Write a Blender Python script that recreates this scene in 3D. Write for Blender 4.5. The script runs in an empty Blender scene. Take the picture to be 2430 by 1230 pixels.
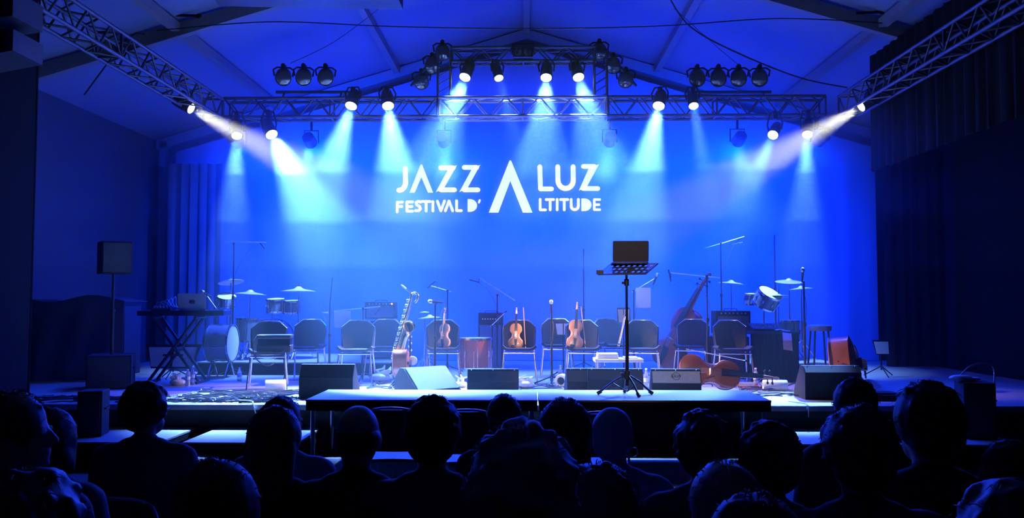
import bpy, bmesh, math, random
from mathutils import Vector, Matrix, Euler
random.seed(7)
PI = math.pi
R = math.radians
V = Vector
sc = bpy.context.scene
col = sc.collection
# ------------------------------------------------------------------ camera, world, exposure
CAMZ = 1.65
cam_d = bpy.data.cameras.new('camera'); cam = bpy.data.objects.new('camera', cam_d); col.objects.link(cam)
cam_d.sensor_width = 36; cam_d.lens = 36*2000/2430; cam_d.clip_end = 200
cam.location = (0, 0, CAMZ)
cam.rotation_euler = (PI/2 + math.atan(100/2000), 0, math.atan(35/2000))
sc.camera = cam
CAMR = cam.rotation_euler.to_matrix()
w = bpy.data.worlds.new('world'); sc.world = w; w.use_nodes = True
w.node_tree.nodes['Background'].inputs[0].default_value = (.02, .05, .2, 1)
w.node_tree.nodes['Background'].inputs[1].default_value = .01
sc.cycles.max_bounces = 4; sc.cycles.use_adaptive_sampling = True; sc.cycles.adaptive_threshold = .06; sc.cycles.transparent_max_bounces = 24; sc.cycles.diffuse_bounces = 2; sc.cycles.glossy_bounces = 3; sc.cycles.transmission_bounces = 4
sc.view_settings.view_transform = 'Standard'; sc.view_settings.look = 'None'
sc.view_settings.exposure = 0; sc.view_settings.gamma = 1; sc.view_settings.use_curve_mapping = False

STAGE = .5; SF = 9.39          # stage height, stage front edge

def ray(px, py):
    return CAMR @ V(((px-1215)/2000, (615-py)/2000, -1))
def at(px, py, Y):              # the place seen at a picture point, at depth Y
    d = ray(px, py); t = Y/d.y
    return V((d.x*t, Y, CAMZ+d.z*t))
def onz(px, py, z=STAGE):       # the place seen at a picture point, at height z
    d = ray(px, py); t = (z-CAMZ)/d.z
    return V((d.x*t, d.y*t, z))
def XA(px, Y): return at(px, 715, Y).x
def ZA(py, Y): return at(1250, py, Y).z

# ------------------------------------------------------------------ materials
MATS = {}
def mat(name, c, rough=.6, metal=0, var=.12, scale=18, bump=0, spec=.5, emit=None, es=0, trans=0, alpha=1, coat=0):
    if name in MATS: return MATS[name]
    m = bpy.data.materials.new(name); m.use_nodes = True
    nt = m.node_tree; b = nt.nodes['Principled BSDF']
    b.inputs['Roughness'].default_value = rough; b.inputs['Metallic'].default_value = metal
    b.inputs['Specular IOR Level'].default_value = spec
    b.inputs['Coat Weight'].default_value = coat
    b.inputs['Transmission Weight'].default_value = trans
    if emit:
        b.inputs['Emission Color'].default_value = (*emit, 1); b.inputs['Emission Strength'].default_value = es
    tc = nt.nodes.new('ShaderNodeTexCoord'); n = nt.nodes.new('ShaderNodeTexNoise')
    n.inputs['Scale'].default_value = scale; n.inputs['Detail'].default_value = 4
    nt.links.new(tc.outputs['Object'], n.inputs['Vector'])
    mx = nt.nodes.new('ShaderNodeMix'); mx.data_type = 'RGBA'
    mx.inputs['A'].default_value = (*[x*(1-var) for x in c], 1); mx.inputs['B'].default_value = (*[min(1, x*(1+var)) for x in c], 1)
    nt.links.new(n.outputs['Fac'], mx.inputs['Factor']); nt.links.new(mx.outputs['Result'], b.inputs['Base Color'])
    if bump:
        bp = nt.nodes.new('ShaderNodeBump'); bp.inputs['Strength'].default_value = bump; bp.inputs['Distance'].default_value = .01
        nt.links.new(n.outputs['Fac'], bp.inputs['Height']); nt.links.new(bp.outputs['Normal'], b.inputs['Normal'])
    MATS[name] = m
    return m

# ------------------------------------------------------------------ mesh builder
def frame_from(d):
    d = V(d).normalized()
    a = V((0, 0, 1)) if abs(d.z) < .9 else V((1, 0, 0))
    u = d.cross(a).normalized(); v = d.cross(u).normalized()
    return u, v
class MB:
    def __init__(s): s.v = []; s.f = []
    def box(s, lo, hi, M=None, ch=0):
        x0, y0, z0 = lo; x1, y1, z1 = hi
        pts = [(x0,y0,z0),(x1,y0,z0),(x1,y1,z0),(x0,y1,z0),(x0,y0,z1),(x1,y0,z1),(x1,y1,z1),(x0,y1,z1)]
        return s.hexa(pts, M)
    def hexa(s, pts, M=None):
        n = len(s.v)
        for p in pts: s.v.append(tuple(M @ V(p)) if M else tuple(p))
        for f in ((0,3,2,1),(4,5,6,7),(0,1,5,4),(1,2,6,5),(2,3,7,6),(3,0,4,7)): s.f.append([n+i for i in f])
        return s
    def prism(s, poly, a, b, axis='y', M=None):
        # polygon of (u, v) extruded along an axis
        n = len(s.v); k = len(poly)
        def mk(u, v, t):
            p = {'y': (u, t, v), 'z': (u, v, t), 'x': (t, u, v)}[axis]
            return tuple(M @ V(p)) if M else p
        for u, v in poly: s.v.append(mk(u, v, a))
        for u, v in poly: s.v.append(mk(u, v, b))
        s.f.append(list(range(n, n+k))); s.f.append(list(range(n+2*k-1, n+k-1, -1)))
        for i in range(k):
            j = (i+1) % k; s.f.append([n+i, n+k+i, n+k+j, n+j])
        return s
    def tube(s, pts, r, n=8, closed=False, flat=None):
        pts = [V(p) for p in pts]; k = len(pts)
        rs = r if isinstance(r, (list, tuple)) else [r]*k
        base = len(s.v); u = None
        for i, p in enumerate(pts):
            if closed: d = pts[(i+1) % k]-pts[i-1]
            elif i == 0: d = pts[1]-pts[0]
            elif i == k-1: d = pts[-1]-pts[-2]
            else: d = (pts[i+1]-pts[i]).normalized()+(pts[i]-pts[i-1]).normalized()
            if d.length < 1e-9: d = V((0, 0, 1))
            d.normalize()
            if u is None: u, v = frame_from(d)
            else:
                u = (u - d*u.dot(d))
                if u.length < 1e-6: u, v = frame_from(d)
                u.normalize(); v = d.cross(u).normalized()
            for j in range(n):
                a = 2*PI*j/n
                s.v.append(tuple(p + u*math.cos(a)*rs[i] + v*math.sin(a)*rs[i]*(flat or 1)))
        for i in range(k if closed else k-1):
            i2 = (i+1) % k
            for j in range(n):
                j2 = (j+1) % n
                s.f.append([base+i*n+j, base+i*n+j2, base+i2*n+j2, base+i2*n+j])
        if not closed:
            s.f.append([base+j for j in range(n)][::-1]); s.f.append([base+(k-1)*n+j for j in range(n)])
        return s
    def cyl(s, a, b, r, r2=None, n=12): return s.tube([a, b], [r, r if r2 is None else r2], n)
    def lathe(s, prof, M=None, n=24, caps=True):
        # profile of (radius, height) turned about local z
        base = len(s.v); k = len(prof)
        for r, z in prof:
            for j in range(n):
                a = 2*PI*j/n; p = V((r*math.cos(a), r*math.sin(a), z))
                s.v.append(tuple(M @ p) if M else tuple(p))
        for i in range(k-1):
            for j in range(n):
                j2 = (j+1) % n
                s.f.append([base+i*n+j, base+i*n+j2, base+(i+1)*n+j2, base+(i+1)*n+j])
        if caps:
            s.f.append([base+j for j in range(n)][::-1]); s.f.append([base+(k-1)*n+j for j in range(n)])
        return s
    def ell(s, c, r, n=16, m=10, M=None):
        prof = []
        c = V(c)
        T = Matrix.Translation(c) @ (M.to_4x4() if M else Matrix.Identity(4)) @ Matrix.Diagonal((r[0], r[1], r[2], 1))
        return s.lathe([(math.sin(PI*i/m) if 0 < i < m else .001, -math.cos(PI*i/m)) for i in range(m+1)], T, n)
    def grid(s, fn, nu, nv, th):
        # a curved sheet with thickness th along its normal; fn(u, v), u and v in 0..1
        P = [[V(fn(i/nu, j/nv)) for j in range(nv+1)] for i in range(nu+1)]
        base = len(s.v); N = []
        for i in range(nu+1):
            for j in range(nv+1):
                du = P[min(i+1, nu)][j]-P[max(i-1, 0)][j]; dv = P[i][min(j+1, nv)]-P[i][max(j-1, 0)]
                nn = du.cross(dv); nn = nn.normalized() if nn.length > 1e-9 else V((0, 0, 1))
                N.append(nn); s.v.append(tuple(P[i][j]))
        for i in range(nu+1):
            for j in range(nv+1): s.v.append(tuple(P[i][j]-N[i*(nv+1)+j]*th))
        off = (nu+1)*(nv+1); I = lambda i, j: base+i*(nv+1)+j
        for i in range(nu):
            for j in range(nv):
                s.f.append([I(i,j), I(i+1,j), I(i+1,j+1), I(i,j+1)])
                s.f.append([off+I(i,j), off+I(i,j+1), off+I(i+1,j+1), off+I(i+1,j)])
        for i in range(nu):
            s.f.append([I(i,0), off+I(i,0), off+I(i+1,0), I(i+1,0)]); s.f.append([I(i,nv), I(i+1,nv), off+I(i+1,nv), off+I(i,nv)])
        for j in range(nv):
            s.f.append([I(0,j), I(0,j+1), off+I(0,j+1), off+I(0,j)]); s.f.append([I(nu,j), off+I(nu,j), off+I(nu,j+1), I(nu,j+1)])
        return s
    def build(s, name, m, parent=None, smooth=None, bevel=0):
        me = bpy.data.meshes.new(name); me.from_pydata(s.v, [], s.f)
        me.materials.append(m)
        bm = bmesh.new(); bm.from_mesh(me); bmesh.ops.recalc_face_normals(bm, faces=bm.faces)
        if bevel:
            try: bmesh.ops.bevel(bm, geom=[e for e in bm.edges if len(e.link_faces) == 2 and e.calc_face_angle(0) > .6], offset=bevel, segments=2, affect='EDGES', profile=.5)
            except Exception: pass
        bm.to_mesh(me); bm.free()
        if smooth is None: smooth = 40
        if smooth:
            me.shade_smooth() if hasattr(me, 'shade_smooth') else None
            try: me.set_sharp_from_angle(angle=R(smooth))
            except Exception: pass
        o = bpy.data.objects.new(name, me); col.objects.link(o)
        if parent: o.parent = parent
        return o
def tag(o, label=None, cat=None, group=None, kind=None):
    if label: o['label'] = label
    if cat: o['category'] = cat
    if group: o['group'] = group
    if kind: o['kind'] = kind
    return o
def empty(name, loc, rz=0, label=None, cat=None, group=None, rx=0, ry=0, scale=1):
    o = bpy.data.objects.new(name, None); col.objects.link(o); o.empty_display_size = .1
    o.location = loc; o.rotation_euler = (rx, ry, rz); o.scale = (scale,)*3
    return tag(o, label, cat, group)
KIDS = {}
def copy_tree(o, parent=None):
    c = o.copy(); col.objects.link(c); c.parent = parent
    for ch in [x for x in col.objects if x.parent == o]: copy_tree(ch, c)
    return c
def rounded(wd, ht, r, n=5):
    pts = []
    for cx, cy, a0 in ((wd/2-r, ht/2-r, 0), (-wd/2+r, ht/2-r, 90), (-wd/2+r, -ht/2+r, 180), (wd/2-r, -ht/2+r, 270)):
        for i in range(n+1):
            a = R(a0+90*i/n); pts.append((cx+r*math.cos(a), cy+r*math.sin(a)))
    return pts
def arc(p0, p1, p2, n=10):   # quadratic curve
    p0, p1, p2 = V(p0), V(p1), V(p2)
    return [(1-t)**2*p0+2*t*(1-t)*p1+t*t*p2 for t in [i/n for i in range(n+1)]]
def spline(pts, n=6):        # Catmull-Rom through points
    pts = [V(p) for p in pts]; out = []
    P = [pts[0]]+pts+[pts[-1]]
    for i in range(1, len(P)-2):
        a, b, c, d = P[i-1:i+3]
        for k in range(n):
            t = k/n
            out.append(.5*((2*b)+(c-a)*t+(2*a-5*b+4*c-d)*t*t+(3*b-a-3*c+d)*t**3))
    out.append(pts[-1]); return out

M_black = mat('black_paint', (.02, .02, .022), .45)
M_blackm = mat('black_metal', (.025, .025, .03), .35, .6)
M_chrome = mat('chrome', (.75, .75, .78), .18, 1)
M_alu = mat('aluminium', (.6, .6, .62), .35, .9)
M_drape = mat('black_drape', (.012, .012, .014), .95, spec=.1)
M_white = mat('white_cloth', (.8, .8, .8), .85, bump=.3)
M_paper = mat('white_paper', (.85, .85, .85), .8, var=.03)
_nt = M_paper.node_tree; _b = _nt.nodes['Principled BSDF']; _t = _nt.nodes.new('ShaderNodeBsdfTranslucent'); _m = _nt.nodes.new('ShaderNodeMixShader'); _m.inputs[0].default_value = .55
_t.inputs[0].default_value = (.9, .9, .9, 1); _nt.links.new(_b.outputs[0], _m.inputs[1]); _nt.links.new(_t.outputs[0], _m.inputs[2]); _nt.links.new(_m.outputs[0], _nt.nodes['Material Output'].inputs[0])
M_deck = mat('stage_ply', (.34, .32, .30), .5, var=.25, scale=3)
M_lens = mat('lamp_lens_lit', (1, 1, 1), .3, emit=(.75, .9, 1), es=14)
M_lensw = mat('lamp_lens_warm', (1, 1, 1), .3, emit=(1, .88, .62), es=14)
M_lensoff = mat('lamp_lens_dark', (.05, .06, .08), .08, spec=1)
M_fab = mat('chair_fabric', (.02, .02, .024), .9, bump=.3, scale=120)
M_cym = mat('cymbal_bronze', (.85, .75, .55), .42, .8)
M_skinD = mat('drum_head', (.75, .75, .72), .5)
M_wood = mat('maple_varnish', (.55, .22, .08), .28, coat=.5, scale=9, var=.35)
M_wood2 = mat('dark_varnish', (.26, .07, .03), .3, coat=.4, scale=9, var=.35)
M_ebony = mat('ebony', (.015, .012, .012), .35)
M_red = mat('red_drum_wrap', (.35, .07, .05), .4)
M_rubber = mat('rubber', (.02, .02, .02), .8)
M_cable = mat('cable', (.03, .03, .035), .45)
M_glass = mat('clear_plastic', (.85, .92, 1), .08, trans=.85, spec=.5)
M_brass = mat('lacquered_brass', (.85, .62, .32), .22, 1)
M_carpetc = mat('cabinet_carpet', (.014, .014, .016), .9, bump=.4, scale=160)
exec_parts = []
# ------------------------------------------------------------------ SETTING: tent hall, stage
MZ = 5.5+CAMZ    # ridge height
SL = .3
def roofz(x): return MZ-SL*abs(x)
M_pvc = mat('tent_fabric', (.20, .25, .40), .6, var=.05, scale=1.5)  # blue of the stage lamps partly put into the fabric colour
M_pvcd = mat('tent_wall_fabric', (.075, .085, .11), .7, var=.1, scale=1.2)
for nm, a, b in (('ceiling_left', -7.5, 0), ('ceiling_right', 0, 7.5)):
    m = MB(); m.hexa([(a, -3, roofz(a)), (b, -3, roofz(b)), (b, 16.9, roofz(b)), (a, 16.9, roofz(a)),
                      (a, -3, roofz(a)+.03), (b, -3, roofz(b)+.03), (b, 16.9, roofz(b)+.03), (a, 16.9, roofz(a)+.03)])
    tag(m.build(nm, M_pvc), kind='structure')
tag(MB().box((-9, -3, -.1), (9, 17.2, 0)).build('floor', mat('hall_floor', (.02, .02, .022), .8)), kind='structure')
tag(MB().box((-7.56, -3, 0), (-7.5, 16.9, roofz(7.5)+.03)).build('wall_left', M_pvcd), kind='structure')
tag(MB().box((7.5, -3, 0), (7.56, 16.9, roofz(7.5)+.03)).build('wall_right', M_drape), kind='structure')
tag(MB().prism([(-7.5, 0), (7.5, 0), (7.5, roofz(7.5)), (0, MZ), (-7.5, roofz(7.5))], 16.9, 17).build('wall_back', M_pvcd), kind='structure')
M_frame = mat('tent_frame_aluminium', (.24, .24, .26), .5, 0)
k = 0
for Y in (11.8, 16.72):
    m = MB()
    for s_ in (-1, 1):
        for (x0, x1) in ((0, 7.44),):
            z0, z1 = roofz(0)-.04, roofz(7.44)-.04
            m.hexa([(0, Y-.06, z0-.2), (s_*x1, Y-.06, z1-.2), (s_*x1, Y+.06, z1-.2), (0, Y+.06, z0-.2),
                    (0, Y-.06, z0), (s_*x1, Y-.06, z1), (s_*x1, Y+.06, z1), (0, Y+.06, z0)])
        m.box((s_*7.3-.07, Y-.06, 0.0 if Y < 9 else 0.0), (s_*7.3+.07, Y+.06, roofz(7.3)-.1))
    tag(m.build('trim_%d' % (k+1), M_frame), kind='structure'); k += 1
for x in (-5, -2.6, 0, 2.6, 5):
    m = MB().box((x-.06, 6, roofz(x)-.13-(.03 if x else .0)), (x+.06, 16.65, roofz(x)-.035))
    tag(m.build('trim_%d' % (k+1), M_frame), kind='structure'); k += 1

# stage
tag(MB().box((-7.2, SF, STAGE-.06), (7.2, 16.6, STAGE)).build('floor_stage', M_deck), kind='structure')
tag(MB().box((-7.2, SF+.04, 0), (7.2, SF+.07, STAGE-.062)).build('trim_stage_skirt', mat('stage_skirt', (.05, .05, .055), .9)), kind='structure')
tag(MB().box((-7.2, SF-.012, STAGE-.055), (7.2, SF-.001, STAGE-.004)).build('trim_stage_edge', mat('edge_metal', (.4, .4, .42), .35, .8)), kind='structure')
FT = STAGE+.17
M_fdeck = mat('forestage_ply', (.26, .26, .25), .45, var=.2, scale=2.2)
def deck(name, x0, x1, y0, y1, zt, label, group, th=.11):
    e = empty(name, ((x0+x1)/2, (y0+y1)/2, 0), 0, label, 'stage deck', group)
    w2, d2 = (x1-x0)/2, (y1-y0)/2
    MB().box((-w2, -d2, zt-.018), (w2, d2, zt)).build('deck_board', M_fdeck, e, 0)
    MB().box((-w2+.003, -d2+.003, zt-th), (w2-.003, d2-.003, zt-.018)).build('deck_frame', M_blackm, e, 0)
    for sx in (-1, 1):
        for sy in (-1, 1):
            MB().cyl((sx*(w2-.06), sy*(d2-.06), 0), (sx*(w2-.06), sy*(d2-.06), zt-th+.01), .024).build('leg', M_alu, e)
    return e
deck('stage_deck', XA(728, 8.41), XA(1277, 8.41)-.006, 8.41, SF-.02, FT, 'raised grey forestage deck left of the seam, in front of the main stage', 'forestage decks')
deck('stage_deck', XA(1277, 8.41)+.006, XA(1827, 8.41), 8.41, SF-.02, FT, 'raised grey forestage deck right of the seam, under the music stand', 'forestage decks')
deck('stage_deck', -6.5, XA(385, 8.4), 8.38, SF-.02, .25, 'low deck under the upright black loudspeaker left of the curly haired person', 'low decks in front of the stage', .08)
deck('stage_deck', XA(439, 8.38), XA(710, 8.38), 8.38, SF-.02, .25, 'low blue lit deck in front of the stage beside the long haired person', 'low decks in front of the stage', .08)
deck('stage_deck', XA(1850, 8.38), XA(2140, 8.38), 8.38, SF-.02, .25, 'low bright deck in front of the stage behind the round head right of centre', 'low decks in front of the stage', .08)
deck('stage_deck', XA(2200, 8.38), XA(2420, 8.38), 8.38, SF-.02, .25, 'low dark deck holding the black loudspeaker with a towel on top', 'low decks in front of the stage', .08)

# curtains
def drape(name, x0, x1, Y, z0, z1, m, folds=.22, amp=.05, label=None, axis='x', cat='curtain', kind=None, group=None):
    mb = MB(); L = abs(x1-x0); n = max(8, int(L/folds*6))
    ph = random.random()*6
    def fn(u, v):
        t = x0+(x1-x0)*u
        a = amp*(math.sin(2*PI*t/folds+ph+.8*math.sin(t*3.1))*.7+.3*math.sin(2*PI*t/(folds*.43)))*(1-.35*v)
        z = z0+(z1(t) if callable(z1) else z1)*v-z0*v
        return (t, Y+a, z) if axis == 'x' else (Y+a, t, z)
    mb.grid(fn, n, 6, .012)
    o = mb.build(name, m, None, 60)
    return tag(o, label, cat, group, kind)
M_cyc = mat('backdrop_cloth', (.14, .20, .34), .95, var=.05, scale=.9, spec=.05)  # blue tint in the cloth deepens the blue stage light
drape('backdrop_curtain', -6.9, 6.75, 16.35, STAGE+.01, lambda t: roofz(t)-.5, M_cyc, .5, .018, 'wide blue tinted cloth backdrop behind the stage, lit deep blue', cat='backdrop')
drape('side_curtain', -6.95, XA(520, 16), 16.05, STAGE+.01, 4.3, mat('blue_grey_velour', (.10, .10, .12), .95, spec=.05), .2, .05, 'dark pleated side curtain at the left end of the backdrop')
drape('side_curtain', 6.3, 7.35, 14.9, STAGE+.01, 4.3, M_drape, .2, .05, 'black pleated side curtain at the right of the stage behind the double bass')
drape('masking_drape', 6.6, 12.7, 5.22, 3.6, 5.35, M_drape, .25, .04, 'black masking drape hanging above the right side truss', axis='y')
# ------------------------------------------------------------------ TRUSSES
def truss(name, p0, p1, s=.29, label=None, group=None, m=None, bay=.5, r=.024):
    p0, p1 = V(p0), V(p1); L = (p1-p0).length
    d = (p1-p0).normalized(); up = V((0, 0, 1)); side = d.cross(up).normalized(); up = side.cross(d)
    e = empty(name, p0, 0, label, 'truss', group)
    h = s/2; C = {}
    for a in (-1, 1):
        for b in (-1, 1):
            o = side*a*h+up*b*h; C[a, b] = o
            MB().cyl(o, o+d*L, r, n=10).build('chord', m, e)
    n = max(1, round(L/bay)); br = MB()
    for i in range(n):
        t0, t1 = L*i/n, L*(i+1)/n; tm = (t0+t1)/2
        for (A, B) in ((C[-1, 1], C[-1, -1]), (C[1, 1], C[1, -1]), (C[-1, 1], C[1, 1]), (C[-1, -1], C[1, -1])):
            br.cyl(A+d*(t0+.01), B+d*tm, .013, n=6); br.cyl(B+d*tm, A+d*(t1-.01), .013, n=6)
    for t in (0.0, L/2, L):
        for (A, B) in ((C[-1, 1], C[-1, -1]), (C[1, 1], C[1, -1]), (C[-1, 1], C[1, 1]), (C[-1, -1], C[1, -1])):
            br.cyl(A+d*t, B+d*t, .016, n=6)
    br.build('brace', m, e)
    return e
M_truss_lit = mat('truss_aluminium_lit', (.78, .78, .8), .4, .5)  # paler aluminium carries the lamplight on the centre truss in its colour
M_truss_shade = mat('truss_aluminium_shade', (.12, .12, .14), .45, .6)  # same aluminium darkened, shade put into the colour so these trusses read dim
TY = 13.0
zt = (ZA(236, TY)+ZA(280, TY))/2
sT = ZA(236, TY)-ZA(280, TY)
xc0, xc1 = XA(1042, TY), XA(1440, TY)
truss('lighting_truss', (xc0, TY, zt), (xc1, TY, zt), sT, 'brightly lit centre section of truss above the projected lettering', 'stage lighting trusses', M_truss_lit, .49)
truss('lighting_truss', (XA(530, TY), TY, zt), (xc0-.03, TY, zt), sT, 'dim truss section reaching left from the bright centre truss', 'stage lighting trusses', M_truss_shade, .49)
truss('lighting_truss', (xc1+.03, TY, zt), (XA(1960, TY), TY, zt), sT, 'dim truss section reaching right from the bright centre truss', 'stage lighting trusses', M_truss_shade, .49)
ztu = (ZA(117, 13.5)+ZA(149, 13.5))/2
truss('lighting_truss', (XA(1070, 13.5), 13.5, ztu), (XA(1415, 13.5), 13.5, ztu), .22, 'upper truss just under the tent ridge, above the four lit centre lamps', 'stage lighting trusses', M_truss_shade)
for px, sd in ((1052, 'left'), (1428, 'right')):
    m = MB(); x = XA(px, 13.3)
    for dx in (-.1, .1): m.cyl((x+dx, 13.3, zt+sT/2+.02), (x+dx, 13.3, ztu+.02), .022)
    for i in range(4):
        z0 = zt+sT/2+.05+i*.13; m.cyl((x-.1, 13.3, z0), (x+.1, 13.3, z0+.12), .01)
    o = m.build('ladder_truss', M_truss_shade); tag(o, 'short upright ladder truss at the %s end of the bright centre truss' % sd, 'truss', 'ladder trusses')
truss('side_truss', (-4.84, 6.3, 4.62), (-4.84, TY-.2, 4.62), .29, 'long dim side truss at the left running toward the audience', 'side trusses', M_truss_shade)
truss('side_truss', (4.9, 6.3, 4.62), (4.9, TY-.2, 4.62), .29, 'long dim side truss at the right running toward the audience', 'side trusses', M_truss_shade)
# side-truss towers (out of frame at the front, off to the sides)
def leg_tower(x, y, label):
    e = empty('tower_post', (x, y, 0), 0, label, 'truss tower', 'truss towers')
    for a in (-1, 1):
        for b in (-1, 1): MB().cyl((a*.12, b*.12, 0), (a*.12, b*.12, 4.45), .022, n=8).build('chord', M_truss_shade, e)
    m = MB()
    for i in range(11):
        z = .1+i*.4
        for (p, q) in (((-.12,-.12),(.12,-.12)), ((-.12,.12),(.12,.12)), ((-.12,-.12),(-.12,.12)), ((.12,-.12),(.12,.12))):
            m.cyl((*p, z), (*q, min(z+.38, 4.44)), .009, n=6)
    m.build('brace', M_truss_shade, e)

# black PA tower at far left with line array boxes
xl = XA(74, 8.35)
e = empty('speaker_tower', (xl-.4, 8.0, 0), 0, 'tall black draped tower at the far left edge carrying the line array', 'tower')
mb = MB(); mb.grid(lambda u, v: (-.0+.38*1+0.012*math.sin(v*3), -.35+.7*u+.0, 4.9*v), 10, 6, .02); mb.build('side_drape', M_drape, e)
mb = MB(); mb.grid(lambda u, v: (-.38+.76*u, .36+.02*math.sin(u*40), 4.9*v), 40, 6, .02); mb.build('back_drape', M_drape, e)
for sx in (-.36, .36):
    MB().cyl((sx, .3, 0), (sx, .3, 4.95), .025).build('pole', M_blackm, e)
M_la = mat('line_array_grey', (.07, .07, .09), .4)
for i, (y0, y1) in enumerate(((-10, 82), (84, 162))):
    # trapezoid boxes hanging in front of the tower
    p = at(22, (y0+y1)/2, 7.3)
    b = empty('line_array_speaker', p, 0, ('upper hanging line array loudspeaker box at the top left corner', 'lower hanging line array loudspeaker box below its twin at the left edge')[i], 'loudspeaker', 'line array boxes')
    h = (y1-y0)/2000*7.3/2-.004
    tilt = .03*i
    MB().hexa([(-.5, -.2, -h-tilt), (.155, -.2, -h+.09), (.155, .25, -h+.09), (-.5, .25, -h-tilt),
               (-.5, -.2, h-.01), (.155, -.2, h), (.155, .25, h), (-.5, .25, h-.01)]).build('cabinet', M_la, b, 0)
    MB().box((-.3, -.225, -h+.1), (.06, -.202, h-.05)).build('grille', M_black, b)
    mm = MB(); mm.lathe([(.02, 0), (.05, .01), (.07, .02), (.075, .02)], Matrix.Translation((-.05, -.235, 0)) @ Matrix.Rotation(PI/2, 4, 'X'), 20); mm.build('driver_cone', M_lensoff, b)
# ------------------------------------------------------------------ LAMPS
BEAM = (.15, .34, 1.0); WARM = (1, .74, .42); BLUE = (.0, .03, 1)
def lamp(px, py, Y, tx, ty, tY, label, group, power, size=28, blend=.7, colr=BEAM, lens=None, hang=.25, lit=True, name='moving_head_lamp', r=.1, soft=.07, reach=0):
    p = at(px, py, Y); t = at(tx, ty, tY); d = (t-p).normalized()
    e = empty(name, p, 0, label, 'stage light', group)
    Rm = d.to_track_quat('Z', 'Y').to_matrix().to_4x4()     # local z = aim
    T = Rm
    MB().lathe([(.03, -.30), (r*.8, -.29), (r*.95, -.22), (r*.98, -.10), (r*.93, -.085), (r, -.07), (r, -.002), (r*.9, -.001), (r*.88, -.012)], T, 24).build('lamp_housing', M_blackm, e)
    MB().lathe([(.001, .0), (r*.86, .0), (r*.86, -.01), (.001, -.01)], T, 24, False).build('lamp_lens', lens or M_lens, e, 0) if lit else MB().lathe([(.001, .01), (r*.5, .006), (r*.86, -.004), (r*.86, -.012), (.001, -.012)], T, 24, False).build('lamp_lens', M_lensoff, e)
    c = -d*.14
    sd = d.cross(V((0, 0, 1))).normalized()
    topz = hang
    MB().tube([c+sd*(r+.012), c+sd*(r+.03)+V((0, 0, .1)), c+sd*(r*.8)+V((0, 0, topz-.06)), c-sd*(r*.8)+V((0, 0, topz-.06)), c-sd*(r+.03)+V((0, 0, .1)), c-sd*(r+.012)], .014, 8).build('yoke', M_blackm, e)
    MB().box((c.x-.03, c.y-.04, topz-.07), (c.x+.03, c.y+.04, topz+.03)).cyl((c.x, c.y-.04, topz+.03), (c.x, c.y+.04, topz+.03), .035).build('clamp', M_blackm, e)
    if reach: MB().cyl((c.x, c.y, topz), (c.x, reach-Y, topz), .014, n=8).build('hanging_arm', M_blackm, e)
    if lit:
        ld = bpy.data.lights.new('beam', 'SPOT'); ld.energy = power; ld.color = colr; ld.spot_size = R(size); ld.spot_blend = blend; ld.shadow_soft_size = soft
        lo = bpy.data.objects.new('beam', ld); col.objects.link(lo); lo.parent = e
        lo.location = d*.03; lo.rotation_euler = (-d).to_track_quat('Z', 'Y').to_euler()
    return e
P = 11000
G1 = 'four lit lamps under the upper centre truss'
lamp(1103, 184, 13.3, 1020, 400, 12.3, 'lit lamp furthest left of the four above the bright centre truss', G1, 1.3*P, 34)
lamp(1184, 186, 13.3, 1235, 380, 12.5, 'small lit lamp left of the tent ridge above the bright centre truss', G1, P*.3, 16, r=.08)
lamp(1296, 185, 13.3, 1285, 400, 12.3, 'lit lamp just right of the tent ridge above the centre truss', G1, 1.3*P*.8, 32)
lamp(1373, 184, 13.3, 1430, 400, 12.3, 'lit lamp furthest right of the four above the bright centre truss', G1, 1.3*P*.8, 34)
G2 = 'four lit lamps clamped to the dim truss sections'
lamp(833, 252, 12.7, 770, 450, 11.85, 'lit lamp on the left truss, its beam leaning left over the drums', G2, P*1.4, 28, reach=TY-sT/2)
lamp(921, 252, 12.7, 945, 450, 11.85, 'lit lamp on the left truss nearest the bright centre truss', G2, P*1.4, 31, reach=TY-sT/2)
lamp(1563, 252, 12.7, 1525, 450, 11.85, 'lit lamp on the right truss nearest the bright centre truss', G2, P*1.6, 27, reach=TY-sT/2)
lamp(1646, 252, 12.7, 1675, 420, 11.9, 'lit lamp on the right truss with a narrow faint beam', G2, P*.35, 14, r=.08, reach=TY-sT/2)
G3 = 'four lit lamps hung low at the outer truss ends'
lamp(562, 323, 12.6, 555, 480, 11.85, 'low lit lamp at the left truss end beside the warm beam', G3, P*.9, 20, r=.085, hang=.33, reach=TY-sT/2)
lamp(645, 320, 12.6, 740, 500, 11.85, 'low lit lamp at left with the widest white beam', G3, P*2.6, 34, hang=.33, reach=TY-sT/2)
lamp(1834, 321, 12.6, 1790, 420, 11.85, 'low lit lamp at right with a short beam leaning left', G3, P*.5, 18, r=.085, hang=.33, reach=TY-sT/2)
lamp(1916, 320, 12.6, 1908, 480, 11.85, 'low lit lamp at the right truss end aimed straight down', G3, P*.8, 20, r=.085, hang=.33, reach=TY-sT/2)
G4 = 'pair of warm side lamps under the side trusses'
lamp(454, 258, 12.0, 1480, 800, 11.3, 'warm white lamp under the left side truss aimed across the stage', G4, 8500, 19, colr=WARM, lens=M_lensw, hang=.2, r=.085)
lamp(2043, 253, 12.0, 1100, 800, 11.3, 'warm white lamp under the right side truss aimed across the stage', G4, 8500, 19, colr=WARM, lens=M_lensw, hang=.2, r=.085)
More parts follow.
